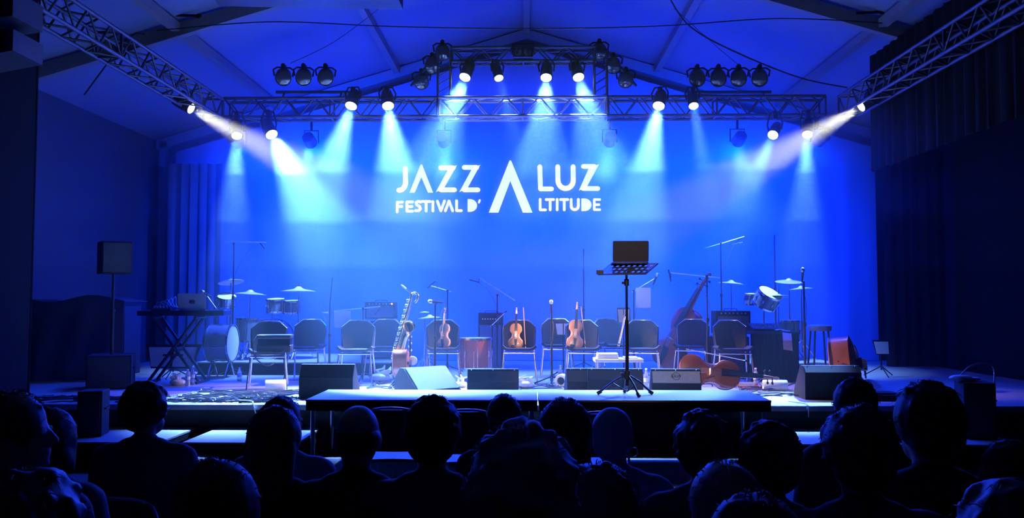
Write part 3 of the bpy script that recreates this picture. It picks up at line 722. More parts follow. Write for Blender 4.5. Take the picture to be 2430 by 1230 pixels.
def drum(name, p, r, h, M_shell, label, T=None, cat='drum', legs=None, lugs=8, group=None):
    e = empty(name, p, 0, label, cat, group); T = T or Matrix.Identity(4)
    MB().lathe([(r, 0), (r, h)], T, 36, False).build('shell', M_shell, e)
    for z, nm in ((h, 'batter_head'), (-.006, 'resonant_head')): MB().lathe([(.001, z), (r*.985, z), (r*.985, z+.006), (.001, z+.006)], T, 36, False).build(nm, M_skinD, e)
    for z in (-.012, h-.015): MB().lathe([(r+.002, z), (r+.014, z), (r+.014, z+.03), (r+.002, z+.03)], T, 36, False).build('hoop', M_chrome, e)
    for i in range(lugs):
        a = 2*PI*i/lugs+.2; c, s_ = math.cos(a)*(r+.012), math.sin(a)*(r+.012)
        MB().cyl(T @ V((c, s_, .01)), T @ V((c, s_, h-.005)), .004, n=6).cyl(T @ V((c, s_, h*.4)), T @ V((c, s_, h*.6)), .011, n=8).build('lug', M_chrome, e)
    if legs:
        for a in (.5, 2.6, 4.7): MB().tube([T @ V((math.cos(a)*(r+.02), math.sin(a)*(r+.02), h*.6)), T @ V((math.cos(a)*(r+.03), math.sin(a)*(r+.03), -legs+.0))], .007).build('leg', M_chrome, e)
    return e
def tilt(a, b=0): return Matrix.Rotation(a, 4, 'X') @ Matrix.Rotation(b, 4, 'Y')
RZ = S+.2
def riser(name, x0, x1, y0, y1, label):
    e = empty(name, ((x0+x1)/2, (y0+y1)/2, S), 0, label, 'drum riser', 'drum risers'); a, b = (x1-x0)/2, (y1-y0)/2
    MB().box((-a, -b, .18), (a, b, .2)).build('riser_top', M_deck, e, 0); MB().box((-a+.01, -b+.01, 0), (a-.01, b-.01, .18)).build('riser_skirt', M_drape, e, 0)
riser('drum_riser', XA(470, 13.1), XA(925, 13.1), 13.1, 15.3, 'low black sided riser under the left drum kit')
riser('drum_riser', XA(1745, 13.0), XA(1990, 13.0), 13.0, 15.0, 'low black sided riser under the right drum kit')
M_shell = mat('blue_grey_drum_shell', (.12, .14, .18), .25, coat=.5)
cymbal(548, 669, 13.9, 60, -.16, -.16, 'tilted cymbal of the left drum kit, highest of its three', RZ)
cymbal(594, 697, 13.7, 76, -.02, .05, 'flat cymbal in the middle of the left drum kit', RZ)
cymbal(709, 690, 13.8, 84, -.02, 0, 'widest cymbal, right of the left bass drum', RZ)
Tb = Matrix.Rotation(PI/2, 4, 'X')
bd = drum('bass_drum', (XA(655, 14.2), 14.2, RZ+.32), .32, .42, M_shell, 'big round bass drum of the left kit seen face on behind the chairs', Tb)
for s_ in (-1, 1): MB().tube([(s_*.28, -.3, -.1), (s_*.4, -.36, -.31)], .01).build('spur', M_chrome, bd)
MB().cyl((0, -.2, .32), (0, -.2, .5), .012).tube([(-.12, -.2, .42), (.12, -.2, .42)], .01).build('tom_mount', M_chrome, bd)
drum('tom_drum', at(655, 742, 14.05)-V((.0, 0, -.02)), .15, .2, M_shell, 'left mounted tom above the left bass drum', tilt(.12), group='toms of the left kit')
drum('tom_drum', at(688, 742, 14.1)-V((-.03, 0, 0)), .14, .19, M_shell, 'small tom above the right side of the left bass drum', tilt(.1), group='toms of the left kit')
drum('floor_tom', (XA(592, 13.7), 13.7, RZ+.3), .2, .36, M_shell, 'floor tom with bright rim left of the left bass drum', legs=.3, group='toms of the left kit')
drum('snare_drum', at(538, 722, 13.8), .15, .13, M_chrome, 'shiny snare drum beneath the tilted cymbal at left', tilt(.35, .15), group='snare drums')
ss = empty('snare_stand', (XA(540, 13.85), 13.85, RZ), 0, 'chrome stand holding the shiny snare drum at left', 'drum stand')
MB().cyl((0, 0, .1), (0, 0, .78), .012).tube([(-.14, 0, .86), (0, 0, .78), (.14, 0, .86)], .008).build('pole', M_chrome, ss)
for a in (.4, 2.5, 4.6): MB().tube([(0, 0, .3), (math.cos(a)*.25, math.sin(a)*.25, .01)], .009).build('leg', M_chrome, ss)
# timpani-like drum with bright top at left
Tl = Matrix.Rotation(PI/2, 4, 'Y')
bd2 = drum('concert_bass_drum', (XA(512, 12.9), 12.7, S+.52), .27, .34, M_shell, 'glossy concert drum lying sideways right of the X stand, bright along its top', Tl)
for x in (.04, .3): MB().tube([(x, -.22, -.52), (x, -.05, -.28), (x, .05, -.28), (x, .22, -.52)], .012).build('leg', M_chrome, bd2)
# brown floor tom in the middle
drum('floor_tom', (XA(1128, 12.4), 12.4, S+.17), .235, .43, M_red, 'red brown floor tom between the two left violins', legs=.17)
cymbal(1008, 741, 12.9, 24, 0, 0, 'small flat cymbal left of the central microphone', S)
cymbal(1020, 754, 12.7, 58, -.03, -.06, 'dark flat cymbal beside the leftmost violin', S)
# right kit
cymbal(1872, 668, 14.0, 62, .16, 0, 'upper cymbal of the right drum kit tilted toward the audience', RZ)
cymbal(1901, 685, 13.7, 54, -.03, -.07, 'lower bright cymbal of the right drum kit at the straight microphone', RZ)
cymbal(1735, 672, 14.1, 60, -.0, .09, 'thin dark cymbal above the bass amplifier', RZ-.2)
e3 = drum('tom_drum', at(1812, 722, 13.7), .19, .22, M_shell, 'right kit tom tilted to show its pale lower head', tilt(.55, .35), group='toms of the right kit')
drum('tom_drum', at(1785, 722, 13.9), .13, .16, M_shell, 'small tom at the left of the right kit', tilt(.1, 0), group='toms of the right kit')
drum('floor_tom', (XA(1870, 13.95), 13.95, RZ+.28), .17, .34, M_shell, 'floor tom of the right kit behind the desk end', legs=.28, group='toms of the right kit')
bd3 = drum('bass_drum', (XA(1822, 14.4), 14.4, RZ+.28), .28, .4, M_shell, 'bass drum of the right kit hidden behind the black desk', Tb)
ts = empty('tom_stand', (XA(1812, 13.86), 13.86, RZ), 0, 'chrome stand holding the toms of the right kit', 'drum stand')
MB().cyl((0, 0, .1), (0, 0, 1.05), .014).tube([(-.2, .02, .98), (0, 0, .95), (.1, -.1, .98)], .01).build('pole', M_chrome, ts)
for a in (.4, 2.5, 4.6): MB().tube([(0, 0, .3), (math.cos(a)*.25, math.sin(a)*.25, .01)], .009).build('leg', M_chrome, ts)
hh = empty('hihat_stand', (XA(1859, 13.6), 13.6, RZ), 0, 'pair of hi hat cymbals on a stand behind the desk end', 'hi-hat')
zz = ZA(702, 13.6)-RZ
for z, s_ in ((zz, 1), (zz-.025, -1)): MB().lathe([(.003, s_*.03), (.03, s_*.025), (.05, s_*.008), (.16, 0), (.16, -.002*s_), (.05, s_*.004)], Matrix.Translation((-.08, 0, z)), 32, False).build('cymbal', M_cym, hh)
MB().cyl((-.08, 0, .1), (-.08, 0, zz+.12), .009).build('pole', M_chrome, hh)
for a in (.4, 2.5, 4.6): MB().tube([(-.08, 0, .3), (-.08+math.cos(a)*.2, math.sin(a)*.2, .01)], .008).build('leg', M_chrome, hh)

# ---------------- microphone stands
def mic_mesh(e, p, d, ball=True, L=.17):
    p, d = V(p), V(d).normalized(); T = Matrix.Translation(p) @ d.to_track_quat('Z', 'Y').to_matrix().to_4x4()
    prof = [(.009, -L), (.012, -L+.01), (.017, -.04), (.022, -.032)] if ball else [(.010, -L), (.011, -.01), (.011, 0), (.004, .002)]
    mo = MB().lathe(prof, T, 14).build('microphone', M_blackm, e)
    if ball: MB().lathe([(.022, -.032), (.026, -.02), (.027, 0), (.02, .018), (.006, .026)], T, 16).build('grille', M_alu, mo)
def mic_stand(px, Y, top_py, label, boom=None, mic=None, round_base=False, zf=None, group='microphone stands', legs=.28, cable=True, r=.011, ball=True, Yb=None):
    zf = S if zf is None else zf; x = XA(px, Y); e = empty('microphone_stand', (x, Y, zf), 0, label, 'microphone stand', group)
    h = ZA(top_py, Y)-zf
    MB().cyl((0, 0, .02), (0, 0, h*.6), r*1.35).build('lower_pole', M_blackm, e)
    MB().cyl((0, 0, h*.58), (0, 0, h), r).build('upper_pole', M_blackm, e)
    MB().cyl((0, 0, h*.58), (0, 0, h*.58+.05), r*2).build('clutch', M_blackm, e)
    if round_base: MB().lathe([(.001, 0), (.13, 0), (.13, .012), (.03, .028), (.02, .05)], None, 28).build('base', M_blackm, e)
    else:
        for a in (-PI/2, PI/6, 5*PI/6): MB().tube([(0, 0, .12), (math.cos(a)*legs, math.sin(a)*legs, .012)], .009).build('leg', M_blackm, e)
        MB().cyl((0, 0, .06), (0, 0, .15), .02).build('hub', M_blackm, e)
    o = V((x, Y, zf)); tip = V((0, 0, h))
    if boom:
        a, b = at(*boom[0], Y if Yb is None else Yb)-o, at(*boom[1], Y)-o
        MB().cyl(a, b, .007).build('boom_arm', M_alu, e); MB().ell((0, 0, h), (.022, .022, .022), 10, 8).build('boom_clutch', M_blackm, e)
        tip = a
    if mic:
        p = at(mic[0], mic[1], Y if (not boom or Yb is None) else Yb)-o; dd = V(mic[2]).normalized()
        mic_mesh(e, p, dd, ball)
        end = p-dd*.15
        MB().tube([tip, (tip+end)/2+V((0, 0, .01)), end], .007).build('clip', M_blackm, e)
        if cable:
            c = [end, end-dd*.05+V((0, -.01, -.03))] + ([V(tip)*.5+V((0, -.02, h*.45))] if boom else []) + [V((.025, -.02, h*.75)), V((-.02, -.02, h*.4)), V((.02, -.03, .15)), V((.2, -.1, .012))]
            MB().tube(spline(c, 5), .0035, 6).build('cable', M_cable, e)
    return e
mic_stand(553, 12.9, 578, 'tall boom microphone stand over the left drum kit', ((632, 576), (532, 574)), (628, 590, (.3, -.2, -.3)), zf=S, ball=False)
m_ = mic_stand(783, 11.9, 722, 'straight black microphone stand between the left chairs', None, None); 
MB().tube([(0, 0, ZA(722, 11.9)-S), (.03, 0, ZA(659, 11.9)-S)], .009).build('boom_arm', M_blackm, m_)
MB().tube([(-.02, -.01, ZA(742, 11.9)-S), (-.1, -.02, ZA(742, 11.9)-S), (-.06, -.02, ZA(762, 11.9)-S)], .012).build('microphone', M_alu, m_)
mic_stand(862, 12.2, 733, 'boom stand holding the left white sheet of paper', ((903, 728), (792, 739)), (890, 748, (-.5, -.2, -.7)), ball=False)
mic_stand(1033, 11.1, 722, 'straight silver microphone stand between the saxophone and the left violin', None, (1020, 716, (-1, -.1, .1)))
mic_stand(1309, 11.6, 735, 'straight microphone stand left of the viola', None, (1308, 716, (0, -.25, 1)))
mic_stand(1180, 13.4, 700, 'boom stand reaching up left over the brown floor tom', ((1138, 660), (1222, 714)), (1114, 664, (-.9, -.2, .25)), ball=False)
mic_stand(1062, 13.6, 690, 'curved thin boom stand above the small flat cymbal', ((1020, 678), (1070, 693)), (1014, 684, (-.6, 0, -.5)), ball=False)
mic_stand(1504, 12.9, 690, 'boom stand with a bright microphone angled up right of the laptop', ((1553, 662), (1500, 694)), (1560, 652, (.35, -.2, .9)))
mic_stand(1678, 11.7, 656, 'tall boom stand with a long nearly level arm right of the laptop', ((1592, 648), (1708, 660)), (1586, 640, (-.2, -.1, .9)), ball=False)
mic_stand(1385, 14.2, 640, 'very thin tall microphone stand near the centre back', None, (1385, 590, (0, -.2, 1)), ball=False)
mic_stand(1712, 13.9, 578, 'tall overhead boom stand above the bass amplifier, arm rising right', ((1766, 562), (1672, 590)), (1762, 576, (.5, -.1, .1)), ball=False)
mic_stand(1840, 14.5, 580, 'tall straight microphone stand behind the right drum kit', None, (1838, 558, (0, -.2, 1)), ball=False, zf=RZ)
mic_stand(1908, 11.2, 668, 'straight microphone stand in front of the bar stool at right', None, (1905, 640, (0, -.2, 1)), r=.013)
mic_stand(515, 13.2, 735, 'short boom stand with a big round microphone left of the left drum kit', ((492, 703), (515, 735)), (480, 692, (-.8, -.2, .5)), zf=S)
mic_stand(1168, 12.6, 775, 'short boom stand angled across the brown floor tom', ((1198, 743), (1164, 776)), (1203, 738, (.7, -.1, .5)), ball=False)
# ---------------- wedges, speakers, amplifiers
M_grille = mat('metal_grille', (.05, .055, .06), .45, .4, scale=300, var=.5, bump=.5)
def wedge(px, Y, wd, label, rz=PI, hgt=.36, dep=.42, m=None, back=False, logo=None):
    # local: front grille slopes toward -y; rz = 0 turns the grille to the audience
    e = empty('monitor_wedge', (XA(px, Y), Y, S), rz, label, 'stage monitor', 'floor monitor wedges')
    a = wd/2; m = m or M_carpetc
    prof = [(-.5*dep, 0), (.5*dep, 0), (.5*dep, .62*hgt), (.26*dep, hgt), (.12*dep, hgt), (-.5*dep, .22*hgt)]
    MB().prism([(y, z) for y, z in prof], -a, a, 'x').build('cabinet', m, e, 0, bevel=.006)
    p0, p1 = V((0, -.5*dep, .22*hgt)), V((0, .12*dep, hgt)); d = (p1-p0); n = V((0, -d.z, d.y)).normalized()
    m2 = MB(); q0, q1 = p0+d*.05+n*.004, p1-d*.05+n*.004
    g = [V((-a+.02, 0, 0))+q0, V((a-.02, 0, 0))+q0, V((a-.02, 0, 0))+q1, V((-a+.02, 0, 0))+q1]
    m2.hexa([*g, *[x+n*.012 for x in g]]); m2.build('grille', M_grille, e, 0)
    b = MB().tube([(a-.0, -.02, .16), (a+.012, -.02, .17), (a+.012, .08, .17), (a, .08, .16)], .008, 6); b.build('handle', M_blackm, e)
    return e
def text_on(parent, s, size, loc, rot, m, name='lettering'):
    cu = bpy.data.curves.new(name, 'FONT'); cu.body = s; cu.size = size; cu.extrude = .001; cu.align_x = 'CENTER'; cu.align_y = 'CENTER'
    o = bpy.data.objects.new(name, cu); col.objects.link(o); dg = bpy.context.evaluated_depsgraph_get()
    me = bpy.data.meshes.new_from_object(o.evaluated_get(dg)); bpy.data.objects.remove(o)
    me.materials.clear(); me.materials.append(m)
    t = bpy.data.objects.new(name, me); col.objects.link(t); t.parent = parent; t.location = loc; t.rotation_euler = rot
    return t
wedge(785, 10.15, .64, 'black monitor wedge left of the forestage, its dark back to the audience', PI, .40)
wg = wedge(1016, 10.35, .62, 'angled monitor wedge with its shiny perforated grille facing the audience', .68, .34, .55)
badge = MB().lathe([(.001, 0), (.02, 0), (.018, .006), (.001, .008)], Matrix.Translation((.2, .02, .30)) @ Matrix.Rotation(.75, 4, 'X'), 20).build('badge', M_alu, wg)
M_tanw = mat('speckled_grey_paint', (.30, .29, .26), .7, scale=90, var=.5)
# cabinets whose back faces the audience: upper bevelled panel over lower vertical panel
def backwedge(px, Y, wd, hgt, label, top_m, logo=None, rz=0, frac=.52, dep=.42):
    e = empty('monitor_wedge', (XA(px, Y), Y, S), rz, label, 'stage monitor', 'floor monitor wedges'); a = wd/2
    prof = [(-.30, 0), (dep-.30, 0), (dep-.30, .2*hgt), (-.12, hgt), (-.22, hgt), (-.30, frac*hgt)]
    MB().prism(prof, -a, a, 'x').build('cabinet', M_carpetc, e, 0, bevel=.005)
    p0, p1 = V((0, -.30, frac*hgt)), V((0, -.22, hgt)); d = p1-p0; n = V((0, -d.z, d.y)).normalized()
    g = [V((-a+.01, 0, 0))+p0+d*.03, V((a-.01, 0, 0))+p0+d*.03, V((a-.01, 0, 0))+p1-d*.16, V((-a+.01, 0, 0))+p1-d*.16]
    MB().hexa([*g, *[x+n*.006 for x in g]]).build('sloping_panel', top_m, e, 0)
    sc2 = MB()
    for x in (-a+.05, 0, a-.05): sc2.ell(V((x, 0, 0))+p1-d*.08+n*.003, (.008, .008, .008), 8, 6)
    sc2.build('screws', M_chrome, e)
    MB().box((-.06, -.305, frac*hgt-.14), (.06, -.298, frac*hgt-.08)).build('connector_plate', M_blackm, e)
    if logo:
        c = p0+d*.48+n*.008; ang = math.atan2(d.z, d.y)
        text_on(e, logo, .055, c, (ang, 0, 0), M_black)
        rg = MB(); T = Matrix.Translation(c) @ Matrix.Rotation(ang, 4, 'X')
        rg.tube([T @ V((.045*math.cos(t), .045*math.sin(t), 0)) for t in [2*PI*i/28 for i in range(28)]], .0025, 6, True); rg.build('logo_ring', M_black, e)
    return e
backwedge(1171, 10.45, .62, .33, 'dark monitor wedge between the angled one and the middle violin', mat('dark_panel', (.03, .035, .04), .6), 'EAW', .02)
backwedge(1372, 10.55, .34, .33, 'narrow dark monitor wedge left of the laptop stand legs', mat('dark_panel', (.03, .035, .04), .6), None, .05)
backwedge(1455, 10.40, .66, .34, 'wide monitor wedge directly behind the laptop stand legs', M_grille, None, -.02, .62)
backwedge(1597, 10.35, .58, .34, 'monitor wedge with a speckled grey panel and round logo', M_tanw, 'EAW', -.06)
backwedge(1953, 10.25, .66, .39, 'dark monitor wedge in front of the bar stool and double bass', mat('dark_panel', (.03, .035, .04), .6), None, 0, .8)

def speaker(name, c, wd, dp, ht, rz, label, cat='loudspeaker', grp=None, m=None):
    e = empty(name, c, rz, label, cat, grp)
    MB().box((-wd/2, -dp/2, 0), (wd/2, dp/2, ht)).build('cabinet', m or M_carpetc, e, 0, bevel=.01)
    MB().box((-wd/2+.02, -dp/2-.012, .02), (wd/2-.02, -dp/2-.0005, ht-.02)).build('grille', M_grille, e, 0)
    for s_ in (-1, 1): MB().tube([(s_*(wd/2), -.06, ht*.6), (s_*(wd/2+.02), -.06, ht*.6), (s_*(wd/2+.02), .06, ht*.6), (s_*wd/2, .06, ht*.6)], .007, 6).build('handle', M_blackm, e)
    return e
xs = XA(268, 11.2)
sb = speaker('subwoofer', (xs, 11.2, S), .54, .55, .44, .35, 'black subwoofer under the pole speaker at stage left')
po = empty('speaker_pole', (xs, 11.2, S+.44), 0, 'black pole joining the subwoofer to the raised loudspeaker', 'pole')
hp = ZA(650, 11.2)-S-.44
MB().cyl((0, 0, 0), (0, 0, hp*.55), .024).build('lower_tube', M_black, po); MB().cyl((0, 0, hp*.55), (0, 0, hp), .018).build('upper_tube', M_black, po); MB().cyl((0, 0, hp*.52), (0, 0, hp*.56), .034).build('collar', M_black, po)
speaker('loudspeaker', (XA(270, 11.2), 11.2, S+.44+hp), .38, .36, .43, .62, 'black loudspeaker raised on a pole at stage left')
speaker('loudspeaker', (XA(226, 8.8), 8.82, .25), .24, .30, .47, .22, 'upright black loudspeaker on the low deck left of the curly haired person')
fs = speaker('loudspeaker', (XA(2307, 8.85), 8.85, .25), .30, .34, .57, -.2, 'black loudspeaker at far right with a towel lying on top')
# towel + looping cable on it
tw = MB(); tw.ell((0, 0, 0), (.12, .07, .035), 14, 8).ell((.1, .02, -.01), (.12, .06, .022), 12, 8)
o = tw.build('towel', M_white); o.location = (XA(2275, 8.85), 8.85, .25+.57+.035); tag(o, 'crumpled towel on top of the far right loudspeaker', 'towel')
a = o.location; o = MB().tube(spline([V(a)+V((0, .0, .03)), V(a)+V((.1, 0, .12)), V(a)+V((.24, 0, .15)), V(a)+V((.34, 0, .1)), V(a)+V((.33, 0, -.15)), V(a)+V((.30, .05, -.6))], 6), .008, 8).build('looping_cable', M_alu); tag(o, 'pale cable arching from the towel over the far right loudspeaker', 'cable')
# amp stack right
def amp(px, Y, z0, wd, ht, dp, label, kn=True, led=None):
    e = empty('amplifier', (XA(px, Y), Y, z0), 0, label, 'amplifier', 'instrument amplifiers'); a = wd/2
    MB().box((-a, -dp/2, 0), (a, dp/2, ht)).build('cabinet', M_carpetc, e, 0, bevel=.01)
    MB().box((-a+.03, -dp/2-.01, .03), (a-.03, -dp/2-.0005, ht*.78)).build('grille_cloth', mat('amp_grille_cloth', (.09, .10, .12), .9, scale=200, var=.4), e, 0)
    MB().box((-a+.03, -dp/2-.012, ht*.82), (a-.03, -dp/2-.0005, ht*.96)).build('control_panel', M_blackm, e, 0)
    m = MB()
    for i in range(7): m.cyl((-a+.08+i*(wd-.16)/6, -dp/2-.012, ht*.89), (-a+.08+i*(wd-.16)/6, -dp/2-.03, ht*.89), .012, n=10)
    m.build('knobs', M_alu, e)
    MB().tube([(-.1, 0, ht), (-.09, 0, ht+.03), (.09, 0, ht+.03), (.1, 0, ht)], .008, 6).build('handle', M_black, e)
    if led: MB().ell((a-.05, -dp/2-.016, ht*.89), (.012, .006, .012), 10, 6).build('pilot_light', mat('led_'+led[0], (1, 1, 1), emit=led[1], es=12), e)
    return e
amp(1722, 12.9, S, .60, .62, .4, 'bass amplifier cabinet, lower of the two behind the lying cello')
amp(1733, 12.9, S+.655, .52, .35, .34, 'smaller amplifier stacked on the bass cabinet left of the mixing desk')
am2 = amp(905, 14.0, RZ, .5, .62, .32, 'guitar amplifier with a tiny warm light behind the left chairs', led=('warm', (1, .7, .5)))
amp(905, 14.0, RZ+.655, .5, .28, .28, 'slim amplifier head on top of the amplifier behind the left chairs', led=('pink', (1, .2, .3)))
amp(1165, 14.6, S, .42, .95, .4, 'tall dark amplifier in the centre behind the brown floor tom')
# desk with mixer
e = empty('mixing_desk_table', (XA(1822, 12.4), 12.4, S), 0, 'black skirted table under the mixer at the right', 'table')
MB().box((-.34, -.3, .68), (.36, .3, .71)).build('table_top', M_carpetc, e, 0)
mm = MB(); mm.grid(lambda u, v: (-.33+.68*u, -.29+.01*math.sin(u*70), .68*v+.005), 60, 4, .008); mm.build('front_skirt', M_drape, e)
mm = MB(); mm.grid(lambda u, v: (.345+.008*math.sin(u*40), -.28+.56*u, .68*v+.005), 30, 4, .008); mm.build('side_skirt', M_drape, e)
for sx in (-.3, .32):
    for sy in (-.25, .25): MB().cyl((sx, sy, 0), (sx, sy, .68), .016).build('leg', M_blackm, e)
mx = empty('mixer', (XA(1812, 12.4), 12.4, S+.712), 0, 'small mixer standing on the black skirted table', 'mixer')
MB().hexa([(-.2, -.18, 0), (.2, -.18, 0), (.2, .18, 0), (-.2, .18, 0), (-.2, -.18, .04), (.2, -.18, .04), (.2, .18, .11), (-.2, .18, .11)]).build('body', M_blackm, mx, 0)
m = MB()
for i in range(9):
    for j in range(4): m.cyl((-.17+i*.042, -.12+j*.07, .05+j*.014), (-.17+i*.042, -.12+j*.07, .075+j*.014), .008, n=8)
m.build('knobs', M_alu, mx)
m = MB(); m.grid(lambda u, v: ((u-.5)*.2, (v-.5)*.28, .0+.01*math.sin(u*5)+.006*math.sin(v*9)), 8, 8, .002); o = m.build('sheet_music', M_paper); o.location = (XA(1848, 12.3), 12.25, S+.735); tag(o, 'loose white sheet lying on the right end of the skirted table', 'paper')
m = MB(); m.grid(lambda u, v: ((u-.5)*.13+(v)*.05, -.002*math.sin(v*6), -.24*v), 6, 8, .002); o = m.build('hanging_paper', M_paper); o.location = (XA(1866, 12.06), 12.06, S+.70); o.rotation_euler = (0, .15, 0); tag(o, 'narrow white paper hanging off the front right corner of the skirted table', 'paper')
# bar stool
e = empty('bar_stool', (XA(1943, 12.2), 12.2, S), 0, 'round padded bar stool behind the straight microphone at right', 'stool')
zt_ = ZA(770, 12.2)-S
MB().lathe([(.001, zt_-.09), (.16, zt_-.09), (.17, zt_-.05), (.165, zt_-.02), (.12, zt_-.003), (.001, zt_+.004)], None, 32).build('seat', mat('stool_vinyl', (.3, .3, .32), .35), e)
for a in range(4):
    t = PI/4+a*PI/2; MB().cyl((math.cos(t)*.13, math.sin(t)*.13, zt_-.09), (math.cos(t)*.2, math.sin(t)*.2, 0), .014).build('leg', M_blackm, e)
MB().tube([(.175*math.cos(t), .175*math.sin(t), .25) for t in [2*PI*i/24 for i in range(24)]], .009, 8, True).build('foot_ring', M_chrome, e)

# conductor music stand with laptop on the forestage
YM = 8.85
xm = XA(1487, YM); e = empty('music_stand', (xm, YM, FT), 0, 'tall black perforated music stand on the forestage holding a laptop', 'music stand')
zt_ = ZA(652, YM)-FT
MB().cyl((0, 0, .10), (0, 0, zt_*.62), .019, n=14).build('lower_tube', M_blackm, e)
MB().cyl((0, 0, zt_*.6), (0, 0, zt_+.02), .013, n=12).build('upper_tube', M_blackm, e)
MB().cyl((0, 0, zt_*.93-.03), (0, 0, zt_*.93+.04), .026).cyl((-.05, 0, zt_*.93), (0, 0, zt_*.93), .014).build('clamp_knob', M_black, e)
MB().cyl((0, 0, .17), (0, 0, .26), .032).cyl((0, 0, .22), (-.07, -.01, .22), .016).build('leg_collar', M_black, e)
for tip in ((-.31, .02), (.27, .05), (.095, -.22), (0.0, .24)):
    t = V((tip[0], tip[1], 0)); MB().tube([t*.06+V((0, 0, .21)), t*.5+V((0, 0, .135)), t*.97+V((0, 0, .018))], .011).cyl(t*.86+V((0, 0, .042)), t+V((0, 0, .015)), .018, .02).build('leg', M_blackm, e)
    MB().cyl(t*.5+V((0, 0, .13)), V((0, 0, .04)), .006).build('strut', M_blackm, e)
# tray: perforated desk tilted; its lip toward the stage, underside to the audience
L0, L1 = at(1420, 652, YM-.17), at(1532, 651, YM-.17); U0, U1 = at(1448, 628, YM+.16), at(1562, 626, YM+.16)
org = V((xm, YM, FT)); L0, L1, U0, U1 = [p-org for p in (L0, L1, U0, U1)]
m = MB(); nx, ny = 17, 7
def bl_(u, v): return (L0*(1-u)+L1*u)*(1-v)+(U0*(1-u)+U1*u)*v
holes = set((i, j) for i in range(1, nx-1) for j in range(1, ny-1) if j % 2 == 1 and i % 2 == 1)
nrm = ((L1-L0).cross(U0-L0)).normalized()*.004
for i in range(nx):
    for j in range(ny):
        if (i, j) in holes: continue
        q = [bl_(i/nx, j/ny), bl_((i+1)/nx, j/ny), bl_((i+1)/nx, (j+1)/ny), bl_(i/nx, (j+1)/ny)]
        m.hexa([*q, *[x+nrm for x in q]])
m.build('perforated_tray', mat('tray_grey', (.12, .12, .14), .4, .3), e, 0)
MB().tube([L0, U0, U1, L1], .007, 6, True).build('tray_rim', M_black, e)
MB().box((L0.x-.02, L0.y-.03, L0.z+.0), (L0.x+.05, L0.y+.02, L0.z+.045)).build('tray_bracket', M_black, e)
MB().cyl((0, 0, zt_-.0), tuple((bl_(.55, .6))), .014).build('tray_hinge', M_black, e)
# laptops
def laptop(loc, wd, lean, rz, label, m, logo, base_tilt=0):
    e = empty('laptop', loc, rz, label, 'laptop', 'laptops with their lids toward the audience'); h = wd*.59
    MB().prism(rounded(wd, wd*.69, .012), 0, .012, 'z', Matrix.Translation((0, wd*.345+.0, 0)) @ Matrix.Identity(4)).build('keyboard_base', m, e)
    T = Matrix.Translation((0, 0, .013)) @ Matrix.Rotation(PI/2+lean, 4, 'X') @ Matrix.Translation((0, h/2, 0))
    lid = MB().prism(rounded(wd, h, .014), -.003, .004, 'z', T).build('lid', m, e)
    # plain bitten-free emblem: the dark patch seen on the lid
    MB().prism([(-.035, -.025), (.04, -.03), (.045, .012), (.03, .026), (-.028, .024), (-.04, 0)], -.0008, .0, 'z', T @ Matrix.Translation((0, 0, .0052))).build('emblem', logo, lid)
    return e
M_lap = mat('laptop_dark_grey', (.035, .035, .045), .45, .3); M_lap2 = mat('laptop_silver', (.35, .36, .38), .5, .3)
lc = V(bl_(.5, .55))+org+V((0, 0, .012))
la = laptop((XA(1497, YM), lc.y-.02, ZA(626, YM)+.004), .375, .12, -.03, 'dark laptop open on the tall music stand, its lid facing the audience', M_lap, M_black)
# keyboard X stand with table and laptop at left
YK = 11.9
e = empty('keyboard_stand', (XA(425, YK), YK, S), 0, 'black X shaped stand carrying the keyboard and silver laptop at left', 'keyboard stand')
zk = ZA(750, YK)-S
for sy in (-.14, .14):
    MB().cyl((-.36, sy, .02), (.31, sy, zk-.02), .022).build('cross_tube', M_blackm, e); MB().cyl((.36, sy, .02), (-.31, sy, zk-.02), .022).build('cross_tube', M_blackm, e)
for x in (-.36, .36): MB().cyl((x, -.24, .02), (x, .24, .02), .02).build('foot', M_blackm, e)
for x in (-.31, .31): MB().cyl((x, -.2, zk-.02), (x, .2, zk-.02), .02).build('top_bar', M_blackm, e)
MB().cyl((0, -.19, zk*.5), (0, .19, zk*.5), .03).cyl((-.14, -.17, zk*.42), (.14, -.17, zk*.42), .014).build('pivot_lock', M_black, e)
kb = empty('keyboard', (XA(440, YK), YK, S+zk+.002), 0, 'black electronic keyboard lying on the X shaped stand', 'keyboard')
MB().box((-.62, -.15, 0), (.60, .17, .07)).build('case', M_blackm, kb, 0, bevel=.006)
wk = MB(); bk = MB()
for i in range(42):
    wk.box((-.55+i*.0262, .03, .071), (-.55+i*.0262+.0245, .155, .082))
    if i % 7 not in (2, 6): bk.box((-.535+i*.0262+.006, .03, .083), (-.535+i*.0262+.018, .11, .094))
wk.build('white_keys', M_paper, kb, 0); bk.build('black_keys', M_ebony, kb, 0)
laptop((XA(462, YK), YK-.09, S+zk+.073), .39, .10, .06, 'silver laptop on the keyboard at left, lid facing the audience', M_lap2, M_black)
e = empty('synth_module', (XA(390, YK), YK-.05, S+zk+.073), 0, 'small control module covered in cables left of the silver laptop', 'synthesizer')
MB().hexa([(-.14, -.08, 0), (.14, -.08, 0), (.14, .1, 0), (-.14, .1, 0), (-.14, -.08, .02), (.14, -.08, .02), (.14, .1, .08), (-.14, .1, .08)]).build('case', M_blackm, e, 0)
m = MB()
for i in range(6): m.cyl((-.11+i*.045, -.02, .035), (-.11+i*.045, -.03, .06), .01, n=8)
m.build('knobs', M_alu, e)
m = MB()
for i in range(5): m.tube(spline([(-.1+i*.05, .0, .05), (-.05+i*.06, -.03, .12+.02*i), (.1+.03*i, -.05, .06), (.25+.02*i, -.06, .02)], 5), .005, 6)
m.build('patch_cables', M_alu, e)
